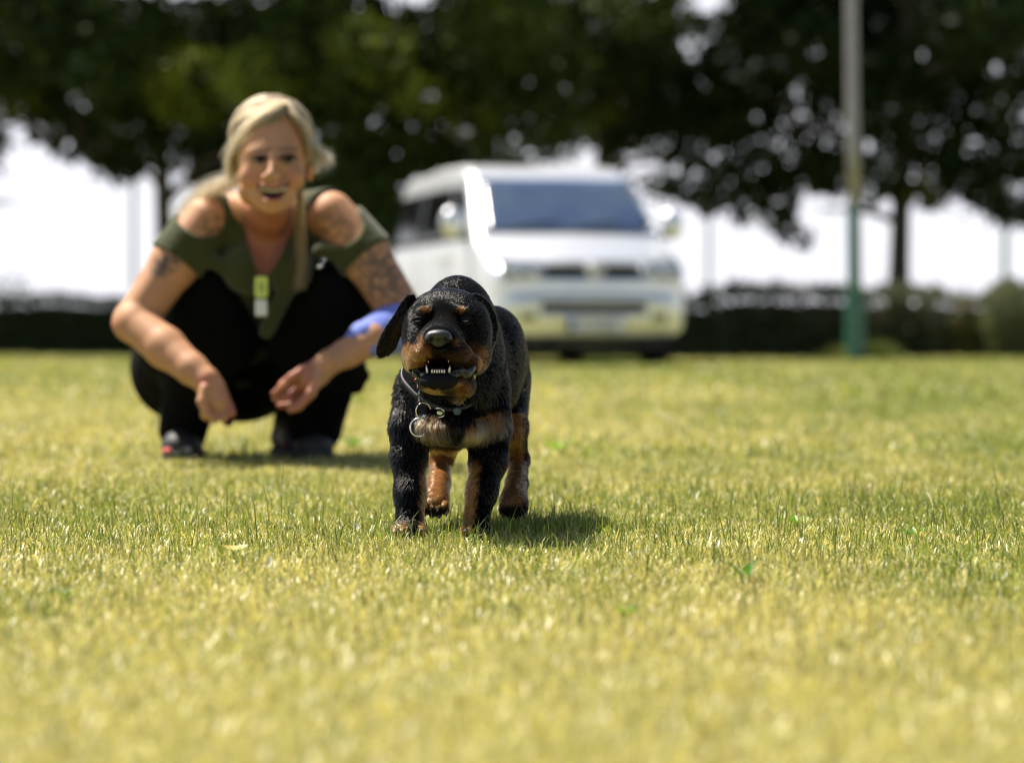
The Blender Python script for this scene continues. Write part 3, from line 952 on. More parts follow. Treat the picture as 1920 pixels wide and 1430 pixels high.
# ================================================================== VAN
def build_van():
    d0 = 26.0
    fx = (1118 - 960) / FP * d0
    TH = math.radians(14.0)
    root = empty('parked_van', (fx, d0, 0), 'silver passenger van parked on the lawn, seen from the front beside the woman', 'van', rz=TH)
    paint = mat('silver_paint', (0.80, 0.81, 0.82), 0.33, 0.68, coat=0.12, noise=(3, 0.25, (0.58, 0.59, 0.6)))
    glass = mat('van_glass', (0.018, 0.034, 0.085), 0.03, 0.0, spec=1.0, coat=0.8, ior=1.8, noise=(1.6, 0.7, (0.07, 0.10, 0.13)))  # blue base and paler mottling paint a sky reflection into the glass
    tint = mat('van_tinted_glass', (0.006, 0.006, 0.007), 0.08, 0.0, spec=0.6)
    black = mat('black_plastic', (0.012, 0.012, 0.013), 0.5, bump=(60, 0.2, 0.003))
    rub = mat('tyre_rubber', (0.014, 0.014, 0.014), 0.85, bump=(50, 0.4, 0.006))
    chrome = mat('chrome', (0.85, 0.86, 0.88), 0.08, 1.0)
    lens = mat('headlight_lens', (0.16, 0.18, 0.17), 0.06, 0.35, spec=0.9, coat=1.0)
    prof = [(0.07, 0.27), (0.02, 0.42), (0.0, 0.58), (0.0, 0.62), (0.035, 0.66), (0.045, 0.90), (0.12, 0.97), (0.40, 1.09), (0.86, 1.235), (1.20, 1.50), (1.56, 1.79), (1.75, 1.88), (2.1, 1.945), (3.0, 1.97),
            (4.5, 1.93), (4.76, 1.84), (4.86, 1.3), (4.89, 0.9), (4.89, 0.4), (4.8, 0.22), (0.12, 0.20)]
    v = Vol((-1.05, -0.08, 0.1), (1.05, 5.0, 2.05), 0.024)
    def body(X, Y, Z):
        X2, Y2, Z2 = np.broadcast_arrays(X, Y, Z)
        a = sdpoly(Y2[:1], Z2[:1], prof)                     # same for every x
        hw = 0.945 - 0.02 * np.clip((0.5 - Z) / 0.3, 0, 1) - 0.155 * np.clip((Z - 1.08) / 0.85, 0, 1) ** 1.15
        hw = hw - 0.30 * np.clip((0.42 - Y) / 0.42, 0, 1) ** 2.4 - 0.06 * np.clip((Y - 4.5) / 0.4, 0, 1) ** 2
        # bow the nose and the windscreen in plan view
        bow = 0.13 * (X / 0.95) ** 2 * np.clip((1.9 - Y) / 1.9, 0, 1)
        a = a + bow
        b = np.abs(X) - hw
        k = 0.10
        t = np.clip(0.5 + 0.5 * (b - a) / k, 0, 1)
        return (a * (1 - t) + b * t + k * t * (1 - t)).astype(np.float32)
    v.put(body, (-1, -0.05, 0.12), (1, 4.95, 2.0), 0.01)
    for yy in (0.88, 3.88):
        def well(X, Y, Z, yy=yy):
            return np.maximum(np.sqrt((Y - yy) ** 2 + (Z - 0.33) ** 2) - 0.385, 0.62 - np.abs(X)) + 0 * X
        v.put(well, (-1.05, yy - 0.4, 0), (1.05, yy + 0.4, 0.75), 0.02, 'sub')
    # lower air intake and grille recess
    def slot(x0, x1, z0, z1, dep):
        def f(X, Y, Z):
            return np.maximum(np.maximum(np.maximum(x0 - X, X - x1), np.maximum(z0 - Z, Z - z1)), Y - dep) + 0 * X
        v.put(f, (x0, -0.1, z0), (x1, dep, z1), 0.01, 'sub')
    slot(-0.50, 0.50, 0.49, 0.58, 0.09)
    slot(-0.46, 0.46, 0.815, 0.925, 0.14)
    me, V, Q = v.mesh('body', 2)
    link('body', me, paint, root, rel=True)
    bvh = BVHTree.FromPolygons([tuple(a) for a in V], [tuple(int(i) for i in q) for q in Q])

    def panel(name, corners, axis, off, m, thick=0.02, nu=12, nv=8, parent=root, back=0.0):
        """corners in the plane seen along axis ('f': x,z; 'l'/'r': y,z), laid onto the body"""
        b = MB(); Vv = []
        c = [Vector(q) for q in corners]
        for i in range(nu + 1):
            for j in range(nv + 1):
                u = i / nu; w = j / nv
                q = c[0] * (1 - u) * (1 - w) + c[1] * u * (1 - w) + c[2] * u * w + c[3] * (1 - u) * w
                if axis == 'f': o = Vector((q.x, -2, q.y)); dr = Vector((0, 1, 0))
                elif axis == 'l': o = Vector((-3, q.x, q.y)); dr = Vector((1, 0, 0))
                else: o = Vector((3, q.x, q.y)); dr = Vector((-1, 0, 0))
                hit, nrm, _, _ = bvh.ray_cast(o, dr)
                if hit is None: hit = o + dr * 2; nrm = -dr
                if nrm.dot(dr) > 0: nrm = -nrm
                Vv.append(hit + nrm * off - nrm * back)
        F = []
        for i in range(nu):
            for j in range(nv):
                a = i * (nv + 1) + j
                f = (a, a + nv + 1, a + nv + 2, a + 1)
                F.append(f if axis in ('f', 'l') and axis != 'l' else f[::-1] if axis == 'l' else f)
        b.add(Vv, F)
        o = b.build(name, m, parent, rel=True)
        s = o.modifiers.new('solid', 'SOLIDIFY'); s.thickness = thick; s.offset = 0
        return o
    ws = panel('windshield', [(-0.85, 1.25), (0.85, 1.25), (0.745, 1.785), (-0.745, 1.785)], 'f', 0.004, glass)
    # wipers and dark surround
    for x in (-0.35, 0.25):
        b = MB()
        p = []
        for i in range(6):
            q = Vector((x - 0.25 + 0.1 * i, -2, 1.285 + 0.012 * i))
            h, n_, _, _ = bvh.ray_cast(q, Vector((0, 1, 0)))
            p.append(h + n_ * 0.02)
        b.tube(p, 0.009, 6); b.build('wiper', black, root, rel=True)
    for ax in ('l', 'r'):
        panel('side_window', [(1.12, 1.20), (2.0, 1.20), (2.0, 1.72), (1.62, 1.72)], ax, 0.004, tint)
        panel('side_window', [(2.12, 1.20), (3.35, 1.20), (3.35, 1.73), (2.12, 1.73)], ax, 0.004, tint)
        panel('side_window', [(3.45, 1.20), (4.6, 1.20), (4.55, 1.72), (3.45, 1.73)], ax, 0.004, tint)
        for yy in (1.05, 2.06, 3.40):
            panel('door_seam', [(yy, 0.38), (yy + 0.012, 0.38), (yy + 0.012, 1.17), (yy, 1.17)], ax, 0.001, black, 0.004, 1, 20)
        panel('trim_strip', [(1.3, 0.62), (4.6, 0.62), (4.6, 0.68), (1.3, 0.68)], ax, 0.008, paint, 0.02, 30, 2)
        for yy in (1.82, 2.25):
            panel('door_handle', [(yy, 1.02), (yy + 0.17, 1.02), (yy + 0.17, 1.06), (yy, 1.06)], ax, 0.02, paint, 0.02, 3, 2)
    panel('bonnet_seam', [(-0.72, 0.965), (0.72, 0.965), (0.72, 0.975), (-0.72, 0.975)], 'f', 0.001, black, 0.004, 30, 1)
    # headlights
    for s in (-1, 1):
        h = panel('headlight', [(0.47 * s, 0.80), (0.83 * s, 0.79), (0.87 * s, 1.00), (0.49 * s, 0.935)][::1 if s > 0 else -1], 'f', 0.008, lens, 0.02)
        for xx in (0.57, 0.71):
            b = MB(); q, n_, _, _ = bvh.ray_cast(Vector((xx * s, -2, 0.865)), Vector((0, 1, 0)))
            b.ball(q + Vector((0, 0.0, 0)), (0.05, 0.03, 0.05), 14, 8); b.build('bulb_reflector', chrome, h, rel=True)
        panel('fog_light', [(0.55 * s, 0.42), (0.70 * s, 0.42), (0.70 * s, 0.49), (0.55 * s, 0.49)][::1 if s > 0 else -1], 'f', 0.004, lens, 0.01, 4, 3)
    # grille bars and emblem
    for z in (0.845, 0.87, 0.895):
        b = MB(); b.box((0, 0.09, z), (0.455, 0.010, 0.003)); b.build('grille_bar', black, root, smooth=False, rel=True)
    b = MB(); b.box((0, 0.135, 0.870), (0.455, 0.004, 0.053)); b.build('grille_back', black, root, smooth=False, rel=True)
    b = MB(); b.box((0, 0.086, 0.535), (0.495, 0.004, 0.043)); b.build('lower_intake', black, root, smooth=False, rel=True)
    b = MB(); b.box((0, 0.06, 0.535), (0.455, 0.006, 0.005)); b.build('intake_bar', black, root, smooth=False, rel=True)
    panel('bumper_seam', [(-0.8, 0.665), (0.8, 0.665), (0.8, 0.675), (-0.8, 0.675)], 'f', 0.001, black, 0.004, 30, 1)
    panel('bumper_lip', [(-0.8, 0.235), (0.8, 0.235), (0.82, 0.285), (-0.82, 0.285)], 'f', 0.006, black, 0.02, 24, 2)
    er = MB(); C0 = Vector((0, 0.01, 0.885)); R0 = 0.075
    er.tube([C0 + Vector((R0 * math.cos(a), 0, R0 * math.sin(a))) for a in np.linspace(0, 2 * math.pi, 28, endpoint=False)], 0.0085, 8, closed=True)
    sat = mat('satin_silver', (0.85, 0.85, 0.87), 0.4, 0.5)
    em = er.build('emblem', sat, root, rel=True)
    b = MB()
    def stroke(p): b.tube([C0 + Vector((x * R0, 0, z * R0)) for x, z in p], 0.0065, 6)
    stroke([(-0.38, 0.9), (-0.02, 0.12)]); stroke([(0.38, 0.9), (0.02, 0.12)])
    stroke([(-0.82, 0.5), (-0.36, -0.86), (0.0, -0.05), (0.36, -0.86), (0.82, 0.5)])
    b.build('emblem_letters', sat, em, rel=True)
    b = MB(); b.tube([C0 + Vector((0, 0.035, 0)), C0 + Vector((0, 0.008, 0))], 0.078, 24); b.build('emblem_back', sat, em, rel=True)
    # number plate
    pw = mat('plate_white', (0.75, 0.76, 0.76), 0.4); pb = mat('plate_blue', (0.02, 0.08, 0.45), 0.4); pk = mat('plate_black', (0.02, 0.02, 0.02), 0.5)
    b = MB(); b.box((0, -0.02, 0.375), (0.275, 0.009, 0.062)); pl = b.build('number_plate', pk, root, smooth=False, rel=True)
    b = MB(); b.box((0.02, -0.031, 0.375), (0.247, 0.002, 0.052)); b.build('plate_face', pw, pl, smooth=False, rel=True)
    b = MB(); b.box((-0.249, -0.031, 0.375), (0.021, 0.002, 0.052)); b.build('plate_band', pb, pl, smooth=False, rel=True)
    b = MB()
    def bar(cx, cz, w, h, a=0): b.box((cx, -0.034, cz), (w, 0.0015, h), Matrix.Rotation(a, 3, 'Y'))
    x = -0.19
    for kind in ('I', 'H', 'gap', 'O', 'I', 'H', 'O', 'I'):
        if kind == 'gap': x += 0.05; continue
        if kind in 'HO':
            bar(x - 0.017, 0.375, 0.005, 0.036); bar(x + 0.017, 0.375, 0.005, 0.036)
            if kind == 'H': bar(x, 0.375, 0.012, 0.005)
            else: bar(x, 0.407, 0.012, 0.005); bar(x, 0.343, 0.012, 0.005)
        else: bar(x, 0.375, 0.006, 0.036)
        x += 0.054
    b.build('plate_characters', pk, pl, smooth=False, rel=True)['kind'] = 'stuff'
    # mirrors
    for s in (-1, 1):
        b = MB(); b.tube([(0.93 * s, 1.22, 1.22), (1.02 * s, 1.18, 1.24), (1.08 * s, 1.16, 1.27)], [0.03, 0.025, 0.03], 8)
        mm = b.build('wing_mirror', black, root, rel=True)
        vv = Vol((1.08 * s - 0.16, 1.05, 1.15), (1.08 * s + 0.16, 1.32, 1.55), 0.012)
        vv.ell((1.08 * s, 1.17, 1.35), (0.115, 0.075, 0.145), 0.01)
        def cut(X, Y, Z): return (1.20 - Y) + 0 * X + 0 * Z
        vv.put(cut, (1.08 * s - 0.2, 1.19, 1.1), (1.08 * s + 0.2, 1.35, 1.6), 0.012, 'sub')
        mh, _, _ = vv.mesh('mirror_housing', 1); link('mirror_housing', mh, paint, mm, rel=True)
        b = MB(); b.box((1.08 * s, 1.202, 1.35), (0.08, 0.003, 0.11)); b.build('mirror_glass', chrome, mm, smooth=False, rel=True)
    # wheels
    for yy in (0.88, 3.88):
        for s in (-1, 1):
            b = MB(); xc = 0.82 * s
            ring = lambda r, x: [Vector((x, yy + r * math.cos(a), 0.325 + r * math.sin(a))) for a in np.linspace(0, 2 * math.pi, 32, endpoint=False)]
            prof_t = [(0.21, -0.10), (0.29, -0.11), (0.322, -0.085), (0.325, 0), (0.322, 0.085), (0.29, 0.11), (0.21, 0.10)]
            V2 = []; F2 = []
            for r_, x_ in prof_t: V2 += ring(r_, xc + x_)
            for i in range(6):
                for k in range(32): F2.append((i * 32 + k, i * 32 + (k + 1) % 32, (i + 1) * 32 + (k + 1) % 32, (i + 1) * 32 + k))
            b.add(V2, F2); w = b.build('wheel', rub, root, rel=True)
            b = MB()
            b.tube([(xc + 0.06 * s, yy, 0.325), (xc + 0.085 * s, yy, 0.325)], 0.06, 16)
            for k in range(5):
                a = 2 * math.pi * k / 5
                b.tube([(xc + 0.075 * s, yy, 0.325), (xc + 0.085 * s, yy + 0.2 * math.cos(a), 0.325 + 0.2 * math.sin(a))], [0.035, 0.028], 8)
            b.tube(ring(0.205, xc + 0.07 * s), 0.02, 8, closed=True)
            b.build('rim', mat('alloy', (0.5, 0.5, 0.52), 0.3, 0.9) if 'alloy' not in bpy.data.materials else bpy.data.materials['alloy'], w, rel=True)
            b = MB(); b.tube([(xc - 0.09 * s, yy, 0.325), (xc + 0.02 * s, yy, 0.325)], 0.2, 20); b.build('brake_drum', black, w, rel=True)
    b = MB(); b.box((0, 2.4, 0.20), (0.72, 2.2, 0.03)); b.build('underbody', black, root, smooth=False, rel=True)
    # interior hint: dashboard sheet paper and seat tops are left out behind the screen with its painted reflection


build_van()

# ================================================================== DOG
def R(px, d): return px * d / FP


def build_dog():
    root = empty('puppy', tuple(P(850, 1004, 4.22) * np.array([1, 1, 0])), 'black and tan puppy trotting toward the camera with its mouth open', 'dog')
    h = 0.0018
    v = Vol((-0.225, 3.84, -0.01), (0.055, 4.80, 0.395), h)

    def E(px, py, d, rx, rz, ry, k=0.012, op='add', rot=None):
        v.ell(P(px, py, d), (R(rx, d), ry, R(rz, d)), k, op, rot)
    def Cn(pts, k=0.012, op='add'):
        v.chain([P(a, b, c) for a, b, c, _ in pts], [R(r, c) for _, _, c, r in pts], k, op)
    # trunk
    E(854, 712, 4.24, 98, 120, 0.115, 0.02)
    E(858, 628, 4.27, 76, 112, 0.10, 0.03)
    E(884, 690, 4.40, 98, 122, 0.13, 0.03)
    E(898, 690, 4.52, 94, 112, 0.11, 0.03)
    E(935, 650, 4.44, 44, 70, 0.09, 0.03)
    Cn([(850, 640, 4.22, 74), (840, 625, 4.12, 72)], 0.03)
    Cn([(905, 640, 4.64, 16), (925, 600, 4.70, 13), (935, 590, 4.76, 8)], 0.012)      # tail
    # shoulders and forelegs
    Cn([(786, 735, 4.22, 46), (772, 800, 4.20, 37), (768, 856, 4.19, 31), (770, 925, 4.165, 26), (769, 975, 4.15, 26)], 0.014)
    Cn([(910, 735, 4.22, 46), (917, 800, 4.20, 40), (916, 860, 4.19, 34), (903, 920, 4.165, 27), (893, 972, 4.15, 25)], 0.014)
    for (px, w) in ((767, 33), (893, 33)):
        E(px, 991, 4.125, w, 17, 0.036, 0.008)
        for i, ox in enumerate((-22, -8, 8, 22)):
            E(px + ox, 993 + (2 if i in (0, 3) else 0), 4.095 + (0.008 if i in (0, 3) else 0), 8.5, 10, 0.017, 0.002)
    # sternum between the forelegs
    E(846, 800, 4.17, 62, 36, 0.06, 0.02)
    # hind legs, gathered under the body
    Cn([(858, 745, 4.50, 62), (836, 812, 4.40, 36), (828, 864, 4.46, 20), (823, 905, 4.36, 19), (817, 936, 4.285, 25)], 0.012)
    E(816, 944, 4.27, 26, 23, 0.026, 0.008)
    for i, ox in enumerate((-19, -7, 6, 18)):
        E(817 + ox, 955 + (-4 if i in (0, 3) else 2), 4.25, 8, 13, 0.014, 0.002)
    Cn([(940, 720, 4.52, 54), (956, 800, 4.40, 32), (973, 862, 4.46, 18), (969, 905, 4.36, 18), (963, 936, 4.285, 25)], 0.012)
    E(963, 945, 4.27, 27, 25, 0.026, 0.008)
    for i, ox in enumerate((-20, -7, 7, 19)):
        E(963 + ox, 958 + (-5 if i in (0, 3) else 2), 4.25, 8, 13, 0.014, 0.002)
    # head
    E(838, 606, 4.085, 80, 66, 0.068, 0.016)
    E(790, 640, 4.075, 34, 46, 0.048, 0.016)
    E(886, 640, 4.075, 34, 46, 0.048, 0.016)
    E(790, 672, 4.065, 36, 30, 0.045, 0.014)
    E(882, 672, 4.065, 36, 32, 0.045, 0.014)
    # brow ridges, sockets, stop
    E(797, 582, 4.035, 17, 11, 0.02, 0.008)
    E(864, 582, 4.035, 17, 11, 0.02, 0.008)
    E(784, 603, 4.008, 15, 10, 0.014, 0.008, 'sub')
    E(872, 603, 4.008, 15, 10, 0.014, 0.008, 'sub')
    E(829, 592, 3.998, 9, 22, 0.012, 0.012, 'sub')
    # muzzle
    Cn([(834, 640, 4.05, 50), (824, 642, 3.985, 40)], 0.016)
    E(822, 640, 3.972, 36, 28, 0.03, 0.01)
    E(797, 660, 3.985, 30, 24, 0.033, 0.010)
    E(852, 662, 3.985, 33, 24, 0.033, 0.010)
    E(782, 680, 4.01, 20, 24, 0.030, 0.010)
    E(878, 682, 4.01, 26, 22, 0.030, 0.010)
    # mouth opening
    E(823, 690, 3.96, 25, 22, 0.052, 0.004, 'sub')
    E(828, 698, 3.975, 64, 9, 0.05, 0.005, 'sub')
    E(796, 688, 3.955, 18, 12, 0.03, 0.004, 'sub')
    E(856, 690, 3.955, 26, 12, 0.03, 0.004, 'sub')
    # lower jaw and throat
    E(823, 714, 3.975, 37, 20, 0.034, 0.004)
    E(828, 716, 4.03, 48, 24, 0.05, 0.010)
    E(866, 722, 4.04, 26, 26, 0.03, 0.010)
    # ears: flat flaps with a real thickness and a slight cup
    def flap(poly, d0, slope, t, k, bulge=0.0, cx=0, cz=0):
        pl = np.array(poly, float)
        def f(X, Y, Z):
            px, py, dep = proj(X, Y, Z)
            px, py, dep = np.broadcast_arrays(px, py, dep)
            pm = float(np.mean(dep)) / FP
            q = sdpoly(px, py, pl) * pm
            dd = d0 + slope[0] * (px - cx) + slope[1] * (py - cz) + bulge * ((px - cx) ** 2 + (py - cz) ** 2)
            s = np.abs(dep - dd) - t
            return (np.maximum(q + 0.003, s) + np.minimum(0, 0) + np.sqrt(np.maximum(q + 0.003, 0) ** 2 + np.maximum(s, 0) ** 2) * 0).astype(np.float32)
        a = P(pl[:, 0].min(), pl[:, 1].max(), d0 - 0.05); b = P(pl[:, 0].max(), pl[:, 1].min(), d0 + 0.07)
        v.put(f, np.minimum(a, b) - [0.01, 0.0, 0.01], np.maximum(a, b) + [0.01, 0.0, 0.01], k)
    flap([(782, 548), (764, 549), (750, 562), (738, 585), (722, 607), (708, 632), (701, 655), (704, 670), (714, 675), (732, 668), (746, 654), (756, 628), (765, 604), (782, 590)],
         4.075, (-0.0002, 0.00015), 0.0028, 0.005, 0.000002, 765, 575)
    flap([(888, 548), (905, 552), (921, 566), (934, 590), (938, 614), (932, 640), (922, 655), (912, 650), (905, 628), (896, 600), (884, 575)],
         4.085, (0.0008, 0.0000), 0.0030, 0.012, -0.000004, 900, 580)
    me, V, Q = v.mesh('body', 2)
    N, A = vert_normals(V, Q)
    px, py, dep = proj(V[:, 0], V[:, 1], V[:, 2])

    # ---- coat pattern; cheek and chest tan also carry painted shade
    jit = (fbm(px / 6.0, py / 6.0, 5) - 0.5) * 12 + (fbm(px / 1.6, py / 2.2, 6) - 0.5) * 10
    def blob(cx, cz, rx, rz, rot=0.0, soft=0.35):
        c, s = math.cos(rot), math.sin(rot)
        x = (px + jit * 0.6 - cx); y = (py + jit - cz)
        q = np.sqrt(((x * c + y * s) / rx) ** 2 + ((-x * s + y * c) / rz) ** 2)
        return 1 - sstep(q, 1 - soft, 1 + soft)
    front = N[:, 1] < 0.25
    tan = np.zeros(len(V))
    head = (dep < 4.135) & (py < 752)
    hm = lambda m: np.where(head, m, 0)
    tan = np.maximum(tan, hm(blob(797, 580, 7.5, 5.5)))
    tan = np.maximum(tan, hm(blob(863, 580, 7.5, 5.5, -0.2)))
    # muzzle sides and cheeks; right side weakened to paint its shade
    tan = np.maximum(tan, hm(blob(797, 650, 13, 22, -0.5)))
    tan = np.maximum(tan, hm(blob(776, 672, 24, 26, 0.2)))
    tan = np.maximum(tan, hm(blob(762, 668, 10, 30, 0.0)) * 0.9)
    tan = np.maximum(tan, hm(blob(855, 641, 7, 8, 0.2)) * 0.7)
    tan = np.maximum(tan, hm(blob(880, 668, 36, 20, -0.45)) * 0.3)
    tan = np.maximum(tan, hm(blob(903, 672, 10, 26, 0.2)) * 0.85)
    tan = np.maximum(tan, hm(blob(826, 668, 55, 10)) * 0.2)
    tan = np.maximum(tan, np.where((py > 722) & (py < 760) & (dep < 4.13), blob(806, 738, 26, 10), 0))
    tan = np.maximum(tan, np.where((py > 700) & (dep < 4.13), blob(868, 732, 18, 20, 0.3) * 0.6, 0))
    muz_black = hm(blob(822, 632, 32, 26)) * (dep < 3.99)
    tan = tan * (1 - 0.9 * muz_black)
    tan = tan * (1 - 0.8 * hm(blob(825, 657, 17, 22)))
    # inside of the lifted ear
    ear = (px < 762) & (py > 560) & (py < 690) & (dep < 4.16) & (N[:, 1] < 0)
    tan = np.maximum(tan, np.where(ear, blob(742, 622, 7, 28, 0.35) * 0.16, 0))
    # chest bow tie; left patch muted, shade put into the tan
    ch = (dep < 4.25) & (py > 755) & front
    tan = np.maximum(tan, np.where(ch, blob(806, 802, 36, 17, 0.1) * 0.52, 0))
    tan = np.maximum(tan, np.where(ch, blob(846, 806, 26, 7, 0.0) * 0.15, 0))
    tan = np.maximum(tan, np.where(ch, blob(912, 800, 42, 17, -0.45) * 0.95, 0))
    # forelegs: tan inside and at the feet
    fl = (dep < 4.225) & (py > 842)
    edge_l = 787 + jit
    tan = np.maximum(tan, np.where(fl & (px < 830), sstep(px, edge_l - 4, edge_l + 5) * sstep(py, 850, 905), 0))
    tan = np.maximum(tan, np.where(fl & (px < 830), sstep(py + jit, 968, 998) * (px + jit < 765) * 0.75, 0))
    tan = np.maximum(tan, np.where(fl & (px < 830), sstep(py, 950, 975) * (px > 788) * 0.6, 0))
    tan = np.maximum(tan, np.where(fl & (px > 830), (1 - sstep(px - 0.10 * (930 - py) * 1.0, 886 + jit, 900 + jit)) * sstep(py, 855, 890), 0))
    tan = np.maximum(tan, np.where(fl & (px > 830), sstep(py + jit, 985, 1000) * 0.4, 0))
    # hind legs
    hl = (dep > 4.225) & (py > 838) & front & (px > 790)
    tan = np.maximum(tan, np.where(hl & (px < 880), 0.85 + 0 * px, 0))
    hr = (dep > 4.225) & (py > 775) & front & (px > 933)
    tan = np.maximum(tan, np.where(hr, 0.75 * (1 - sstep(px, 978 + jit * 0.5, 988 + jit * 0.5)), 0))
    paws = (dep > 4.225) & (py > 930)
    tan = tan * (1 - np.where(paws, sstep(py + jit, 940, 955) * 0.92, 0))
    black = np.array([0.0025, 0.0022, 0.0022]); tanc = np.array([0.27, 0.10, 0.028]); tan2 = np.array([0.40, 0.20, 0.065])
    u = np.clip(fbm(px / 9, py / 3.5, 8), 0, 1)[:, None]
    pale = np.clip(np.where(ch, 0.75, 0) + np.where(py > 722, 0.2, 0) + hm(blob(776, 672, 26, 30)) * 0.35, 0, 1)[:, None]
    tc = (tanc * (1 - pale) + tan2 * pale) * (0.6 + 0.7 * u)
    C = black * (1 - tan[:, None]) + tc * tan[:, None]
    # bare skin: inside of the mouth, lips, eyelids
    mouth = (dep < 4.045) & (((px - 823) / 27) ** 2 + ((py - 690) / 23) ** 2 < 1.05) & (py < 698)
    C[mouth] = (0.05, 0.008, 0.008)
    C[(dep > 3.99) & mouth] = (0.016, 0.003, 0.003)
    slit = (dep < 4.06) & (((px - 828) / 66) ** 2 + ((py - 697) / 11) ** 2 < 1.0)
    C[slit] = (0.010, 0.007, 0.008)
    chin = (dep < 3.99) & (((px - 823) / 38) ** 2 + ((py - 709) / 19) ** 2 < 1.0) & (py > 694)
    C[chin] = (0.012, 0.012, 0.014)
    bare = mouth | slit | chin
    tan_v = tan; tan_c = tc
    add_col(me, np.where(bare[:, None], C, C * 0.55))
    skin = mat('dog_skin', (0.01, 0.01, 0.01), 0.9, attr=True, spec=0.03, bump=(500, 0.25, 0.001))
    body = link('body', me, skin, root)

    # ---- fur
    r = np.random.default_rng(3)
    camv = CP - V; camv /= np.linalg.norm(camv, axis=1)[:, None]
    fac = (N * camv).sum(1)
    qf = fac[Q].mean(1)
    qb = bare[Q].any(1)
    wgt = A * np.where(qf > -0.25, 1.0, 0.22)
    qp = px[Q].mean(1); qy = py[Q].mean(1); qd = dep[Q].mean(1)
    headq = (qd < 4.12) & (qy < 740)
    wgt = wgt * np.where(headq, 1.9, 1.0) * np.where(headq & (qd < 4.03), 1.8, 1.0)
    wgt[qb] = 0
    noseq = (qd < 3.98) & (((qp - 822) / 27) ** 2 + ((qy - 632) / 20) ** 2 < 1)
    wgt[noseq] = 0
    for ex in ((784, 602), (872, 602)):
        wgt[(qd < 4.06) & (((qp - ex[0]) / 11) ** 2 + ((qy - ex[1]) / 6.5) ** 2 < 1)] = 0
    NH = 230000
    cs = np.cumsum(wgt); cs /= cs[-1]
    f = np.searchsorted(cs, r.uniform(0, 1, NH))
    a = r.uniform(0, 1, (NH, 1)); b = r.uniform(0, 1, (NH, 1))
    q = Q[f]
    def il(X): return (X[q[:, 0]] * (1 - a) + X[q[:, 1]] * a) * (1 - b) + (X[q[:, 3]] * (1 - a) + X[q[:, 2]] * a) * b
    p0 = il(V); n0 = il(N); n0 /= np.linalg.norm(n0, axis=1)[:, None]; c0 = il(C)
    hx, hy, hd = proj(p0[:, 0], p0[:, 1], p0[:, 2])
    isH = (hd < 4.13) & (hy < 748)
    wet = (hx < 800) & ~isH
    flow = np.tile(np.array([0.0, 0.55, -1.0]), (NH, 1))
    upper = (hy < 790) & ~isH
    flow[upper] = np.array([0.0, 1.0, -0.55])
    # head: hair runs away from the nose over brow, cheeks and skull
    hv = p0 - P(822, 640, 3.93)
    hv[:, 1] += 0.02
    flow[isH] = hv[isH] / (np.linalg.norm(hv[isH], axis=1)[:, None] + 1e-6)
    chn = (hy > 745) & (hy < 850) & (hd < 4.2)
    flow[chn] = np.stack([np.sign(hx[chn] - 848) * -0.35, np.zeros(chn.sum()), -np.ones(chn.sum())], 1)
    earq = (hx < 765) & isH & (hd > 4.02) & (hy > 560)
    flow[earq] = np.array([-0.5, 0.1, -1.0])
    cl = np.stack([fbm(hx / 7, hy / 7 + hd * 60, 41), fbm(hx / 7, hy / 7 + hd * 60, 42), fbm(hx / 7, hy / 7 + hd * 60, 43)], 1) - 0.5
    flow = flow / np.linalg.norm(flow, axis=1)[:, None] + cl * np.where(wet, 1.1, 0.7)[:, None] + r.normal(0, 0.12, (NH, 3))
    t = flow - (flow * n0).sum(1)[:, None] * n0
    t /= np.linalg.norm(t, axis=1)[:, None] + 1e-9
    muzz = isH & (hd < 4.03)
    L = np.where(isH, 0.0058, 0.0088) * np.exp(r.normal(0, 0.2, NH))
    L = np.where(muzz, 0.0042, L); L = np.where(chn & (c0[:, 0] > 0.1), 0.016, L)
    L = np.where(hy > 850, 0.0075, L); L = np.where(hy > 940, 0.0055, L)
    wet = (hx < 800) & ~isH                                   # wet, spiky coat along the lit flank
    lift = np.where(isH, 0.30, 0.14) + np.where(wet, 0.26, 0) + np.where(hx < 757, 0.22, 0) * ~isH + r.normal(0, 0.08, NH)
    lift = np.where(chn & (c0[:, 0] > 0.1), 0.5, lift)
    K = 4
    from mathutils.kdtree import KDTree
    ng = NH // 5
    gi = r.choice(NH, ng, replace=False)
    kd = KDTree(ng)
    for i_, g_ in enumerate(gi): kd.insert(p0[g_], i_)
    kd.balance()
    near = np.array([gi[kd.find(p_)[1]] for p_ in p0])
    pts = np.zeros((NH, K, 3))
    for i in range(K):
        s = i / (K - 1)
        pts[:, i] = p0 - n0 * 0.0006 + t * (L * s)[:, None] + n0 * (L * lift * (s - 0.35 * s * s))[:, None]
        pts[:, i, 2] -= L * 0.10 * s * s
    cw = np.where(wet, 0.75, 0.25)
    tip = pts[near]
    dist = np.linalg.norm(p0 - p0[near], axis=1)
    cw = cw * (dist < 0.006)
    for i in range(1, K):
        w_ = (cw * (i / (K - 1)) ** 0.8)[:, None]
        pts[:, i] = pts[:, i] * (1 - w_) + tip[:, i] * w_
    rad = np.array([0.00019, 0.00018, 0.00013, 0.00004])[None, :] * np.where(isH, 0.85, 1.15)[:, None]
    tv = il(tan_v[:, None])
    tk = sstep(tv + r.normal(0, 0.2, (NH, 1)), 0.3, 0.7)
    c0 = black * (1 - tk) + il(tan_c) * tk
    hc = c0 * r.uniform(0.75, 1.25, (NH, 1))
    lum = hc.max(1)
    hc = np.where((lum < 0.03)[:, None], hc + 0.002 * r.uniform(0, 1, (NH, 1)), hc * 1.35)
    fm = hair_mat('dog_fur', 0.17, 1.33)
    fo = hair_obj('fur', pts, rad, hc, fm, root)
    fo['kind'] = 'stuff'
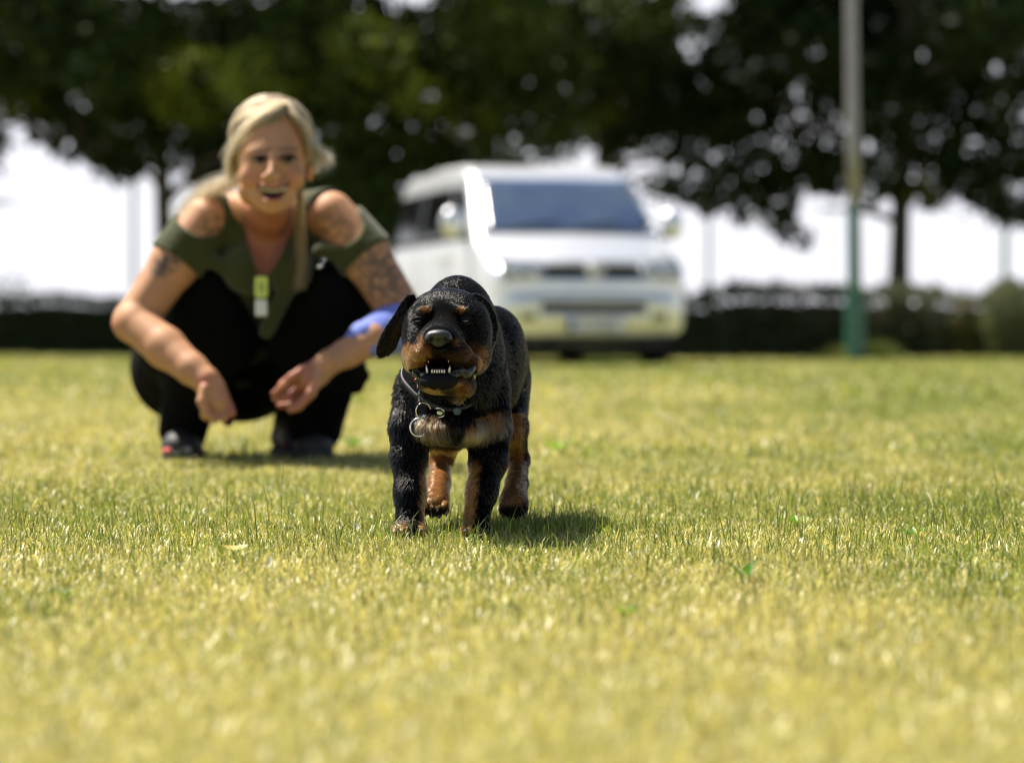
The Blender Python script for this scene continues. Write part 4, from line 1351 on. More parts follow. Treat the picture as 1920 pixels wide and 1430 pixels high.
    bvh = BVHTree.FromPolygons([tuple(x) for x in V], [tuple(int(i) for i in q_) for q_ in Q])

    # ---- nose leather
    nv = Vol(P(780, 665, 3.99) - [0.0, 0.075, 0.0], P(865, 600, 3.99) + [0.0, 0.01, 0.0], 0.0009)
    def NE(px_, py_, d, rx, rz, ry, k, op='add'): nv.ell(P(px_, py_, d), (R(rx, d), ry, R(rz, d)), k, op)
    NE(822, 628, 3.944, 23, 10.5, 0.011, 0.004); NE(822, 640, 3.948, 15, 12, 0.008, 0.005)
    NE(806, 634, 3.944, 9.5, 9, 0.009, 0.003); NE(838, 634, 3.944, 9.5, 9, 0.009, 0.003)
    NE(809, 636, 3.932, 4.6, 4.6, 0.010, 0.0015, 'sub'); NE(835, 636, 3.932, 4.6, 4.6, 0.010, 0.0015, 'sub')
    NE(802, 639, 3.936, 5.0, 1.8, 0.010, 0.0015, 'sub'); NE(842, 639, 3.936, 5.0, 1.8, 0.010, 0.0015, 'sub')
    NE(822, 644, 3.938, 1.0, 9, 0.004, 0.0015, 'sub')
    nme, _, _ = nv.mesh('nose', 1)
    nm = mat('nose_leather', (0.012, 0.012, 0.014), 0.42, spec=0.6, bump=(900, 0.6, 0.0008))
    link('nose', nme, nm, root)
    # ---- eyes, half closed
    em = mat('dog_eye', (0.012, 0.006, 0.003), 0.06, coat=1.0)
    lid = mat('eyelid', (0.005, 0.004, 0.004), 0.7, spec=0.2)
    for (ex, ez, dd) in ((784, 602, 4.0222), (872, 602, 4.0222)):
        b = MB(); b.ball(P(ex, ez, dd), R(8.2, dd), 18, 12); eo = b.build('eye', em, root)
        for sg, nm_ in ((-1, 'upper'), (1, 'lower')):
            b = MB(); pp = []
            for i in range(9):
                an = math.pi * i / 8
                pp.append(P(ex - 10 * math.cos(an), ez + sg * (5.6 if sg < 0 else 5.6) * math.sin(an) - (0.4 if sg < 0 else 0), dd - 0.006 * math.sin(an) - 0.0008))
            b.tube(pp, [0.0011 + 0.0011 * math.sin(math.pi * i / 8) for i in range(9)], 8)
            b.build('eyelid', lid, eo)
    # ---- mouth parts
    lipm = mat('lip', (0.028, 0.03, 0.018), 0.4, coat=0.2, noise=(120, 0.8, (0.015, 0.013, 0.015)), bump=(260, 0.4, 0.001))
    def lip_sdf(pts_, grooves):
        arr = np.array([P(a_, b_, c_) for a_, b_, c_, _ in pts_])
        vl = Vol(arr.min(0) - 0.018, arr.max(0) + 0.018, 0.0011)
        vl.chain(list(arr), [R(q_[3], q_[2]) for q_ in pts_], 0.004)
        for (a_, b_, c_, r_) in grooves: vl.ell(P(a_, b_, c_), (R(r_, 4), 0.005, R(1.3, 4)), 0.003, 'sub', Matrix.Rotation(0.5, 4, 'Y'))
        lme, _, _ = vl.mesh('lip_fold', 2)
        link('lip_fold', lme, lipm, root)
    lip_sdf([(776, 690, 4.0, 5), (781, 700, 3.990, 7.5), (788, 705, 3.985, 6.5), (796, 702, 3.968, 5)], [(784, 699, 3.984, 9), (788, 706, 3.980, 7)])
    lip_sdf([(846, 702, 3.962, 5), (856, 700, 3.962, 6.5), (866, 696, 3.966, 5.5), (875, 701, 3.968, 7), (883, 696, 3.974, 5), (889, 688, 3.985, 4)],
            [(862, 699, 3.958, 8), (874, 699, 3.960, 9), (852, 700, 3.957, 5)])
    tm = mat('tongue', (0.22, 0.045, 0.05), 0.35, coat=0.4, bump=(300, 0.3, 0.001))
    vt = Vol(P(795, 712, 4.05) - [0, 0.11, 0], P(852, 670, 4.05) + [0, 0.02, 0], 0.0012)
    vt.ell(P(823, 695, 3.995), (R(17, 4), 0.035, R(6, 4)), 0.003)
    vt.cone(P(823, 689, 3.965), P(823, 689, 4.02), R(1.2, 4), R(1.2, 4), 0.003, 'sub')
    tme, _, _ = vt.mesh('tongue', 1); link('tongue', tme, tm, root)
    th = mat('tooth', (0.75, 0.72, 0.62), 0.25, coat=0.4)
    for sx in (801, 842):
        b = MB(); b.tube([P(sx, 698, 3.952), P(sx - (1 if sx < 823 else -1), 691, 3.950), P(sx + (-2 if sx < 823 else 2), 683.5, 3.953)], [0.0017, 0.0015, 0.0003], 8)
        b.build('canine_tooth', th, root)
    b = MB()
    for i, x in enumerate(np.linspace(810, 833, 6)):
        dd = 3.9435 + 0.000022 * (x - 821.5) ** 2
        b.tube([P(x, 699, dd), P(x, 695, dd), P(x, 692.6, dd)], [0.0012, 0.0012, 0.0007], 7)
    b.build('incisors', th, root)['kind'] = 'stuff'
    for sx in (803, 841):
        b = MB(); b.tube([P(sx, 672, 3.975), P(sx, 680, 3.972)], [0.0016, 0.0003], 7); b.build('upper_tooth', th, root)
    # claws
    cm = mat('claw', (0.02, 0.017, 0.015), 0.35, coat=0.3)
    for (cx, cz, dd) in ((767, 999, 4.082), (893, 999, 4.082), (817, 966, 4.24), (963, 970, 4.24)):
        for ox in (-20, -7, 7, 20):
            b = MB(); e = 4 if abs(ox) > 10 else 0
            b.tube([P(cx + ox, cz - 3 - e, dd), P(cx + ox, cz + 3 - e, dd - 0.004), P(cx + ox, cz + 8 - e, dd - 0.004)], [0.0022, 0.0017, 0.0003], 7)
            b.build('claw', cm, root)
    # whiskers
    # ---- collar, following the neck
    web = mat('collar_webbing', (0.008, 0.008, 0.01), 0.6, noise=(300, 0.5, (0.02, 0.02, 0.022)))
    steel = mat('ring_steel', (0.72, 0.72, 0.74), 0.16, 1.0)
    c0_ = Vector(P(852, 690, 4.22)); bot = Vector(P(842, 772, 4.13)) - c0_; side = Vector((1, 0, 0))
    bot.normalize()
    fr = []; 
    for k in range(48):
        an = 2 * math.pi * k / 48
        dv = bot * math.cos(an) + side * math.sin(an)
        hit, nn, _, dist = bvh.ray_cast(c0_, dv)
        if hit is None: hit = c0_ + dv * 0.1; dist = 0.1
        fr.append((an, min(dist, 0.112)))
    ds = [x[1] for x in fr]
    for _ in range(1): ds = [(ds[k - 1] + ds[k] * 2 + ds[(k + 1) % 48]) / 4 for k in range(48)]
    wv = bot.cross(side).normalized()
    Vc = []; 
    for k in range(48):
        dv = bot * math.cos(fr[k][0]) + side * math.sin(fr[k][0])
        for (dr, dw) in ((-0.003, -0.005), (0.0008, -0.005), (0.0008, 0.005), (-0.003, 0.005)):
            Vc.append(c0_ + dv * (ds[k] + dr) + wv * dw)
    Fc = []
    for k in range(48):
        for j in range(4): Fc.append((k * 4 + j, k * 4 + (j + 1) % 4, ((k + 1) % 48) * 4 + (j + 1) % 4, ((k + 1) % 48) * 4 + j))
    b = MB(); b.add(Vc, Fc); col = b.build('collar', web, root)
    def tor(cx, cz, dd, rr, mr, name, m, par, tilt=0.0, yaw=0.0, ell=1.0):
        c = Vector(P(cx, cz, dd)); b = MB()
        M = Matrix.Rotation(yaw, 3, 'Z') @ Matrix.Rotation(tilt, 3, 'X')
        b.tube([c + M @ Vector((rr * ell * math.cos(a), 0, rr * math.sin(a))) for a in np.linspace(0, 2 * math.pi, 36, endpoint=False)], mr, 10, closed=True)
        return b.build(name, m, par)
    def front_d(px_, py_, off=0.006):
        o = Vector(P(px_, py_, 3.6)); dv = (Vector(P(px_, py_, 5)) - o).normalized()
        hit, _, _, _ = bvh.ray_cast(o, dv)
        return (proj(*hit)[2] if hit is not None else 4.12) - off
    d1 = front_d(794, 770, 0.014); d2 = front_d(786, 801, 0.018)
    tor(794, 770, d1, R(15, d1), 0.0011, 'ring', steel, col, 0.1, 0.25, 0.95)
    tor(786, 801, d2, R(17, d2), 0.0014, 'ring', steel, col, -0.1, -0.1)
    b = MB(); b.tube([P(790, 784, d2 - 0.004), P(795, 779, d2 - 0.005), P(798, 776, d2 + 0.001)], 0.0012, 8); b.build('link', steel, col)
    # short chain from the lip down to the ring
    for i in range(7):
        t = i / 6; x = 781 + 6 * t + 2 * math.sin(4 * t); z = 716 + 40 * t
        dd = min(front_d(x, z, 0.008), 4.10)
        tor(x, z, dd, 0.0026, 0.0007, 'chain_link', steel if i % 2 else web, col, 0, 0.2 + (i % 2) * 1.4)
    b = MB(); dd = front_d(780, 712, 0.004); b.ball(P(780, 712, dd), 0.0026, 10, 6); b.build('red_bead', mat('red_bead', (0.55, 0.03, 0.02), 0.3, coat=0.5), col)
    db = front_d(857, 771, 0.011)
    b = MB(); b.tube([P(857, 771, db + 0.003), P(857, 771, db)], R(8, db), 20); st = b.build('stud', web, col)
    b = MB(); gm = mat('rhinestone', (0.35, 0.6, 0.8), 0.05, 0.6, coat=1.0)
    for (rr, n) in ((0, 1), (3.0, 6), (5.8, 10)):
        for k in range(n):
            an = 2 * math.pi * k / n; b.ball(P(857 + rr * math.cos(an), 771 + rr * math.sin(an), db - 0.0004), 0.0009, 6, 4)
    b.build('rhinestones', gm, st, smooth=False)['kind'] = 'stuff'
    dc = front_d(825, 774, 0.011)
    b = MB(); b.tube([P(817, 766, dc), P(826, 765, dc - 0.002), P(833, 770, dc - 0.001), P(832, 780, dc - 0.002), P(822, 783, dc)], 0.0011, 8); bk = b.build('buckle', steel, col)
    b = MB(); b.ball(P(825, 774, dc), (0.0045, 0.002, 0.0034), 8, 5); b.build('buckle_stone', mat('clear_stone', (0.7, 0.72, 0.6), 0.1, 0.7), bk, smooth=False)
    # yellow green piece added at the lip corner, painting the grass reflected there
    lmx = mat('lip_reflection', (0.42, 0.36, 0.08), 0.5)
    dd = front_d(888, 706, 0.002)
    b = MB(); b.ball(P(888, 706, dd), (0.0035, 0.0012, 0.0045), 8, 5); b.build('reflection_piece', lmx, root)


build_dog()

# ================================================================== WOMAN
def build_woman():
    root = empty('person', tuple(P(460, 862, 6.69) * np.array([1, 1, 0])), 'blonde woman in an olive cold shoulder top and black trousers crouching on the lawn, smiling', 'person')
    def Rr(px, d): return px * d / FP
    h = 0.003
    lo = P(190, 880, 6.6) * np.array([1, 0, 0]) + np.array([-0.02, 5.93, -0.005]); hi = P(800, 170, 6.5) * np.array([1, 0, 1]) + np.array([0.04, 7.12, 0.03])

    def helpers(v, g=0.0):
        def E(px, py, d, rx, rz, ry, k=0.02, op='add', rot=None): v.ell(P(px, py, d), (Rr(rx, d) + g, ry + g, Rr(rz, d) + g), k, op, rot)
        def Cn(pts, k=0.02, op='add'): v.chain([P(a, b, c) for a, b, c, _ in pts], [Rr(r, c) + g for _, _, c, r in pts], k, op)
        return E, Cn

    def torso(v, g=0.0):
        E, Cn = helpers(v, g)
        Cn([(455, 650, 6.86, 92), (470, 580, 6.70, 82), (495, 500, 6.52, 84)], 0.03)
        E(500, 470, 6.47, 98, 70, 0.085, 0.03)
        Cn([(412, 412, 6.44, 40), (500, 402, 6.46, 44), (590, 403, 6.44, 40)], 0.03)
        E(462, 505, 6.40, 38, 40, 0.045, 0.02)
        E(542, 505, 6.40, 38, 40, 0.045, 0.02)
    A_L = [(388, 412, 6.42, 43), (330, 490, 6.40, 45), (258, 592, 6.37, 38)]
    A_R = [(622, 402, 6.42, 43), (685, 480, 6.40, 46), (756, 590, 6.38, 40)]

    # ---------------- skin
    v = Vol(lo, hi, h)
    E, Cn = helpers(v)
    torso(v)
    Cn(A_L, 0.02); Cn(A_R, 0.02)
    E(248, 605, 6.36, 38, 36, 0.045, 0.015)
    Cn([(256, 608, 6.35, 37), (310, 652, 6.30, 38), (360, 692, 6.25, 29), (386, 712, 6.23, 25)], 0.012)
    Cn([(754, 602, 6.36, 37), (700, 636, 6.30, 34), (650, 662, 6.26, 26), (618, 678, 6.23, 24)], 0.012)
    # hanging fist (photo left)
    E(400, 738, 6.225, 25, 32, 0.024, 0.010)
    Cn([(388, 716, 6.23, 23), (408, 752, 6.22, 25)], 0.01)
    for i, (kx, kz, mx, mz, tx, tz) in enumerate(((388, 758, 384, 778, 394, 786), (402, 764, 402, 786, 408, 784), (416, 764, 420, 784, 420, 774), (429, 758, 434, 774, 430, 766))):
        v.chain([P(kx, kz, 6.215), P(mx, mz, 6.20), P(tx, tz, 6.225)], [0.0098, 0.0092, 0.0078], 0.004)
    v.chain([P(384, 728, 6.20), P(379, 752, 6.19), P(386, 772, 6.19), P(396, 782, 6.19)], [0.012, 0.011, 0.0095, 0.008], 0.005)
    # relaxed open hand (photo right)
    E(590, 702, 6.225, 28, 24, 0.020, 0.010)
    Cn([(614, 682, 6.23, 22), (578, 712, 6.22, 25)], 0.01)
    for (kx, kz, mx, mz, tx, tz, dd, r_) in ((572, 690, 548, 706, 528, 720, 6.200, 0.0095), (560, 706, 534, 722, 514, 738, 6.205, 0.0092),
                                           (566, 724, 540, 744, 516, 748, 6.215, 0.0092), (576, 738, 552, 760, 524, 760, 6.225, 0.0088)):
        v.chain([P(kx, kz, dd + 0.01), P(mx, mz, dd - 0.008), P(tx, tz, dd + 0.004)], [r_ * 1.05, r_, r_ * 0.8], 0.0035)
    v.chain([P(598, 706, 6.20), P(582, 738, 6.185), P(560, 762, 6.185), P(545, 768, 6.19)], [0.012, 0.0115, 0.0095, 0.008], 0.004)
    # legs under the trousers so that the body is whole
    Cn([(380, 690, 6.83, 62), (386, 575, 6.52, 44), (345, 815, 6.68, 27)], 0.02)
    Cn([(540, 690, 6.83, 62), (630, 575, 6.52, 44), (575, 800, 6.70, 27)], 0.02)
    # neck
    E(472, 356, 6.25, 26, 30, 0.04, 0.02)
    Cn([(490, 395, 6.36, 30), (428, 384, 6.45, 24)], 0.02)
    Cn([(503, 430, 6.44, 40), (508, 395, 6.35, 36), (510, 350, 6.24, 36)], 0.02)
    # head
    E(510, 262, 6.165, 68, 74, 0.092, 0.01)
    E(509, 305, 6.125, 62, 76, 0.074, 0.02)
    E(511, 364, 6.105, 43, 36, 0.047, 0.02)
    E(511, 388, 6.075, 17, 13, 0.018, 0.012)
    E(470, 332, 6.085, 22, 22, 0.022, 0.012)
    E(551, 332, 6.085, 21, 22, 0.022, 0.012)
    E(488, 285, 6.070, 24, 9, 0.012, 0.012)
    E(541, 284, 6.070, 24, 9, 0.012, 0.012)
    E(488, 301, 6.035, 17, 9, 0.016, 0.008, 'sub')
    E(541, 300, 6.035, 17, 9, 0.016, 0.008, 'sub')
    Cn([(512, 297, 6.056, 7), (508, 325, 6.036, 8)], 0.012)
    E(507, 330, 6.037, 11, 8, 0.012, 0.008)
    E(496, 333, 6.035, 7, 6, 0.009, 0.005); E(519, 333, 6.035, 7, 6, 0.009, 0.005)
    # smile: open mouth, raised corners
    E(512, 349, 6.045, 30, 8, 0.014, 0.010)
    E(513, 376, 6.048, 22, 6, 0.013, 0.010)
    pl = [(482, 344), (497, 351), (513, 354.5), (528, 351), (543, 342), (536, 358), (526, 368.5), (512, 372), (498, 368.5), (488, 358)]
    def mouth(X, Y, Z):
        a, b, dep = proj(X, Y, Z); a, b, dep = np.broadcast_arrays(a, b, dep)
        return np.maximum(sdpoly(a, b, pl) * 6.05 / FP, dep - 6.07).astype(np.float32)
    v.put(mouth, P(480, 372, 6.0), P(545, 343, 6.09), 0.003, 'sub')
    # ears
    E(441, 303, 6.165, 9, 20, 0.012, 0.006); E(581, 322, 6.165, 8, 19, 0.012, 0.006)
    me, V, Q = v.mesh('body', 2)
    N, A = vert_normals(V, Q)
    px, py, dep = proj(V[:, 0], V[:, 1], V[:, 2])
    def blob(cx, cz, rx, rz, rot=0.0, soft=0.4):
        c, s = math.cos(rot), math.sin(rot); x = px - cx; y = py - cz
        return 1 - sstep(np.sqrt(((x * c + y * s) / rx) ** 2 + ((-x * s + y * c) / rz) ** 2), 1 - soft, 1 + soft)
    C = np.tile(np.array([0.46, 0.235, 0.125]), (len(V), 1))
    n = fbm(px / 30, py / 30, 51)[:, None]
    C = C * (0.9 + 0.2 * n)
    face = dep < 6.2
    def tint(m, c, k=1.0):
        nonlocal C
        C = C * (1 - k * m[:, None]) + np.array(c) * k * m[:, None]
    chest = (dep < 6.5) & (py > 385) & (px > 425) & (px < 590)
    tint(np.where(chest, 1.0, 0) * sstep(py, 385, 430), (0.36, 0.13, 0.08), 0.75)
    tint(blob(470, 335, 22, 20) * face, (0.5, 0.2, 0.13), 0.5); tint(blob(551, 335, 22, 20) * face, (0.5, 0.2, 0.13), 0.5)
    tint(blob(488, 281, 22, 4, -0.05) * face, (0.16, 0.09, 0.05), 0.75); tint(blob(541, 280, 22, 4, 0.05) * face, (0.16, 0.09, 0.05), 0.75)
    tint(blob(488, 298, 20, 10) * face, (0.14, 0.065, 0.04), 0.6); tint(blob(541, 297, 20, 10) * face, (0.14, 0.065, 0.04), 0.6)  # brow shade painted round the eyes
    tint(np.where((dep > 6.2) & (py > 380) & (px > 455) & (px < 565), 1.0, 0.0), (0.30, 0.10, 0.06), 0.7)  # neck darkened to paint the shade under the chin
    lips = (sdpoly(px, py, pl) < 6) & (dep < 6.06) & (py > 344)
    tint(np.where(lips & (py > 352), 1.0, np.where(lips, 0.4, 0)), (0.42, 0.10, 0.09), 0.85)
    ins = (sdpoly(px, py, pl) < 0.5) & (dep > 6.03) & face
    C[ins] = (0.06, 0.015, 0.015)
    # tattoos printed in the skin of both upper arms
    def ink(region, scale, seed, lo_, hi_):
        f = fbm(px / scale, py / scale, seed, 4)
        ridge = 1 - np.abs(f - 0.5) * 2
        return region * sstep(ridge, lo_, hi_)
    inkc = (0.05, 0.052, 0.052)
    arm = dep < 6.42 + 0.02
    tint(ink(blob(398, 425, 24, 24), 14, 61, 0.55, 0.85), inkc, 0.65)
    tint(ink(blob(312, 492, 34, 20, -0.7), 10, 62, 0.5, 0.8), inkc, 0.9)
    tint(ink(blob(625, 425, 42, 22, 0.4), 14, 63, 0.62, 0.9), inkc, 0.5)
    tint(ink(blob(712, 515, 68, 46, 0.85), 12, 64, 0.62, 0.85), inkc, 0.72)
    tint(blob(210, 610, 12, 12), (0.5, 0.15, 0.09), 0.5)
    tint(blob(384, 712, 14, 12), (0.5, 0.14, 0.09), 0.5)
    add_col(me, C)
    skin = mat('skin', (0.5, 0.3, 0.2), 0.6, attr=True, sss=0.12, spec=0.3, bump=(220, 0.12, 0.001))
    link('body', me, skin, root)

    # ---------------- top
    v = Vol(lo, hi, h)
    g = 0.008
    E, Cn = helpers(v, g)
    torso(v, g)
    Cn([(455, 650, 6.80, 70), (478, 590, 6.66, 72)], 0.03)
    def sleeve(a, b, t, k=0.02):
        pa = P(a[0], a[1], a[2]); pb = P(b[0], b[1], b[2]); pe = pa + (pb - pa) * t
        ax = (pb - pa) / np.linalg.norm(pb - pa); ra = Rr(a[3], a[2]) + g + 0.002; rb = Rr(b[3], b[2]) + g + 0.005
        def f(X, Y, Z):
            x = X - pa[0]; y = Y - pa[1]; z = Z - pa[2]
            s = x * ax[0] + y * ax[1] + z * ax[2]; L = np.linalg.norm(pb - pa)
            tt = np.clip(s / L, 0, 1)
            q = np.sqrt((x - ax[0] * tt * L) ** 2 + (y - ax[1] * tt * L) ** 2 + (z - ax[2] * tt * L) ** 2) - (ra + (rb - ra) * tt)
            return np.maximum(q, s - L * t)
        v.put(f, np.minimum(pa, pb) - 0.08, np.maximum(pa, pb) + 0.08, k)
    sleeve(A_L[0], A_L[1], 1.0); sleeve(A_R[0], A_R[1], 1.05)
    # folds
    for (x0, z0, x1, z1, r_) in ((350, 470, 420, 500, 7), (540, 540, 500, 620, 8), (600, 470, 680, 470, 7)):
        Cn([(x0, z0, 6.37, r_), (x1, z1, 6.38, r_)], 0.02)
    vn = [(428, 340), (437, 372), (452, 412), (463, 455), (478, 500), (490, 524), (506, 512), (528, 474), (548, 430), (562, 400), (575, 350)]
    def vneck(X, Y, Z):
        a, b, dep = proj(X, Y, Z); a, b, dep = np.broadcast_arrays(a, b, dep)
        return np.maximum(sdpoly(a, b, vn) * 6.4 / FP, dep - 6.46).astype(np.float32)
    v.put(vneck, P(425, 530, 6.2), P(580, 335, 6.47), 0.006, 'sub')
    E(378, 404, 6.40, 42, 37, 0.075, 0.01, 'sub', Matrix.Rotation(0.9, 4, 'Y'))
    E(624, 400, 6.39, 48, 38, 0.08, 0.01, 'sub', Matrix.Rotation(-0.9, 4, 'Y'))
    E(638, 422, 6.36, 34, 32, 0.06, 0.01, 'sub')
    me, V, Q = v.mesh('top', 2)
    cloth = mat('olive_jersey', (0.044, 0.050, 0.015), 0.9, spec=0.15, noise=(30, 0.5, (0.034, 0.04, 0.012)), bump=(90, 0.5, 0.006), sheen=0.2)
    link('top', me, cloth, root)

    # ---------------- trousers
    v = Vol(lo, hi, h)
    E, Cn = helpers(v, 0.006)
    E(455, 668, 6.88, 118, 92, 0.13, 0.03)
    E(450, 715, 6.90, 100, 72, 0.11, 0.03)
    Cn([(345, 690, 6.82, 96), (352, 630, 6.64, 86), (378, 572, 6.50, 62)], 0.03)
    Cn([(560, 690, 6.82, 92), (600, 630, 6.64, 86), (634, 562, 6.49, 66)], 0.03)
    Cn([(380, 580, 6.50, 60), (372, 680, 6.56, 56), (350, 770, 6.64, 44)], 0.03)
    Cn([(350, 770, 6.64, 44), (343, 806, 6.66, 41)], 0.01)
    Cn([(636, 575, 6.49, 62), (622, 680, 6.56, 52), (598, 765, 6.64, 48)], 0.03)
    Cn([(598, 760, 6.64, 46), (592, 800, 6.66, 46)], 0.01)
    E(470, 640, 6.72, 90, 70, 0.06, 0.03)
    Cn([(395, 545, 6.44, 40), (425, 640, 6.50, 56)], 0.03)
    Cn([(618, 540, 6.44, 44), (560, 640, 6.50, 58)], 0.03)
    r = np.random.default_rng(4)
    for k in range(16):                                # cloth folds behind the knees and over the shins
        s = -1 if k % 2 else 1
        cx = 500 + s * r.uniform(60, 150); cz = r.uniform(600, 760)
        Cn([(cx, cz, 6.52, 7), (cx + r.uniform(-40, 40), cz + r.uniform(20, 60), 6.56, 6)], 0.02)
    me, V, Q = v.mesh('trousers', 2)
    blk = mat('black_trousers', (0.0035, 0.0035, 0.004), 0.95, spec=0.06, noise=(12, 0.5, (0.005, 0.005, 0.006)), bump=(60, 0.4, 0.006))
    tro = link('trousers', me, blk, root)
    sil = mat('silver_metal', (0.7, 0.7, 0.72), 0.2, 1.0)
    b = MB(); b.tube([P(592, 503, 6.34), P(600, 500, 6.335), P(608, 495, 6.34)], [0.0015, 0.003, 0.0015], 8); b.build('silver_piece', sil, tro)  # small silver piece added at the knee

    # ---------------- shoes
    sh = mat('black_shoe', (0.012, 0.012, 0.013), 0.6, bump=(120, 0.4, 0.003)); solem = mat('grey_sole', (0.42, 0.42, 0.42), 0.6)
    darks = mat('dark_sole', (0.03, 0.03, 0.03), 0.8)
    pink = mat('coral_trim', (0.75, 0.10, 0.08), 0.5)
    def shoe(hx, hd, tx, td, name='shoe'):
        a = np.array([(hx - 960) / FP * hd, hd, 0]); b_ = np.array([(tx - 960) / FP * td, td, 0])
        L = b_ - a; ln = np.linalg.norm(L); u = L / ln
        vv = Vol(np.minimum(a, b_) - [0.08, 0.08, 0.005], np.maximum(a, b_) + [0.08, 0.08, 0.14], 0.003)
        def pt(t, z): return a + u * ln * t + np.array([0, 0, z])
        vv.chain([pt(0.05, 0.05), pt(0.5, 0.05), pt(0.9, 0.036)], [0.040, 0.044, 0.032], 0.02)
        vv.chain([pt(0.15, 0.09), pt(0.35, 0.08)], [0.040, 0.034], 0.02)
        vv.ell(pt(0.85, 0.034), (0.042, 0.042, 0.030), 0.02)
        def low(X, Y, Z): return Z - 0.012 + 0 * X + 0 * Y
        vv.put(low, vv.lo, vv.lo + vv.h * vv.n, 0.004, 'sub')
        m_, _, _ = vv.mesh('shoe', 1); o = link(name, m_, sh, root)
        s2 = Vol(np.minimum(a, b_) - [0.08, 0.08, 0.01], np.maximum(a, b_) + [0.08, 0.08, 0.05], 0.003)
        s2.chain([pt(0.05, 0.015), pt(0.5, 0.015), pt(0.92, 0.017)], [0.041, 0.044, 0.040], 0.02)
        def top(X, Y, Z): return 0.026 - Z + 0 * X + 0 * Y
        s2.put(top, s2.lo, s2.lo + s2.h * s2.n, 0.003, 'sub')
        m_, _, _ = s2.mesh('sole', 1); link('sole', m_, darks, o)
        bb = MB()
        for i in range(4):
            c = pt(0.45 + 0.1 * i, 0.098 - 0.012 * i); w = np.cross(u, [0, 0, 1]) * 0.022
            bb.tube([c - w, c + np.array([0, 0, 0.004]), c + w], 0.0025, 6)
        bb.build('lace', sh, o)
        return o, pt, u
    o1, pt, u = shoe(352, 6.76, 334, 6.55)
    w = np.cross(u, [0, 0, 1])
    b = MB(); b.tube([pt(1.02, 0.030) + w * 0.008, pt(1.05, 0.028) + w * 0.02, pt(1.0, 0.028) + w * 0.034], [0.005, 0.007, 0.005], 8); b.build('toe_trim', pink, o1)
    b = MB(); b.ball(pt(0.97, 0.032), (0.034, 0.022, 0.018), 14, 8); b.build('toe_cap', solem, o1)
    o2, pt, u = shoe(535, 6.78, 600, 6.60)
    w = np.cross(u, [0, 0, 1])
    b = MB(); b.tube([pt(0.3, 0.045) + w * 0.043, pt(0.6, 0.04) + w * 0.046], 0.004, 6); b.build('side_stripe', mat('dark_red_stripe', (0.12, 0.02, 0.02), 0.5), o2)

    # ---------------- blue wrap on the forearm
    v = Vol(P(640, 670, 6.25) - [0, 0.12, 0.02], P(800, 540, 6.25) + [0.03, 0.22, 0.02], h)
    E, Cn = helpers(v, 0)
    Cn([(688, 638, 6.30, 37), (730, 620, 6.33, 42), (772, 604, 6.36, 44)], 0.02)
    Cn([(676, 622, 6.28, 14), (660, 640, 6.27, 12), (700, 655, 6.27, 10)], 0.02)
    me, _, _ = v.mesh('blue_wrap', 2)
    blu = mat('blue_cotton', (0.13, 0.18, 0.56), 0.9, noise=(20, 0.6, (0.24, 0.29, 0.64)), bump=(60, 0.6, 0.008))
    link('blue_wrap', me, blu, root)

    # ---------------- eyes, teeth
    wh = mat('eye_white', (0.22, 0.17, 0.15), 0.6, spec=0.2); iris = mat('iris', (0.015, 0.011, 0.009), 0.6, spec=0.05)  # eye white darkened, brow shade put into its colour
    for (ex, ez) in ((488, 301), (541, 300)):
        b = MB(); b.ball(P(ex, ez, 6.062), 0.0122, 18, 12); eo = b.build('eye', wh, root)
        b = MB(); b.ball(P(ex, ez - 2.5, 6.0515), (0.0085, 0.0045, 0.0074), 14, 8); b.build('iris', iris, eo)
        b = MB(); b.tube([P(ex - 16, ez - 4, 6.054), P(ex - 7, ez - 10, 6.049), P(ex + 6, ez - 10, 6.049), P(ex + 16, ez - 4, 6.054)], [0.0010, 0.0024, 0.0024, 0.0010], 8)
        b.build('upper_eyelid', mat('eyelid_skin', (0.12, 0.06, 0.04), 0.8, spec=0.1) if 'eyelid_skin' not in bpy.data.materials else bpy.data.materials['eyelid_skin'], eo)  # lid darker than the skin, with brow shade in its colour
        b = MB(); b.tube([P(ex - 15, ez - 1, 6.051), P(ex - 6, ez - 7.5, 6.045), P(ex + 6, ez - 7.5, 6.045), P(ex + 15, ez - 1, 6.051)], [0.0009, 0.0022, 0.0022, 0.0009], 6)
        b.build('lashes', iris, eo)
    th = mat('human_tooth', (0.72, 0.55, 0.40), 0.5, spec=0.3)
    b = MB()
    for i in range(10):
        x = 490 + 5.0 * i; zt = 348.0 + 5.0 * (1 - ((x - 513) / 25) ** 2)
        b.ball(P(x, zt + 4.5, 6.050 + 0.00002 * (x - 513) ** 2), (0.0029, 0.003, 0.0044), 8, 6)
    b.build('upper_teeth', th, root)['kind'] = 'stuff'

    # ---------------- necklace
    cord = mat('necklace_cord', (0.05, 0.03, 0.025), 0.5)
    pts = [P(452, 402, 6.33), P(462, 440, 6.335), P(478, 490, 6.33), P(488, 515, 6.325), P(492, 516, 6.325), P(510, 485, 6.33), P(532, 440, 6.335), P(545, 405, 6.34)]
    b = MB(); b.tube(pts, 0.0013, 6); ne = b.build('necklace', cord, root)
    yg = mat('yellow_tag', (0.55, 0.62, 0.10), 0.4, coat=0.3); wt = mat('white_tag', (0.6, 0.62, 0.58), 0.35, coat=0.3)
    b = MB(); b.box(P(490, 538, 6.30), (Rr(12, 6.3), 0.004, Rr(20, 6.3))); o = b.build('yellow_pendant', yg, ne, smooth=False); bevel(o, 0.006, 3)
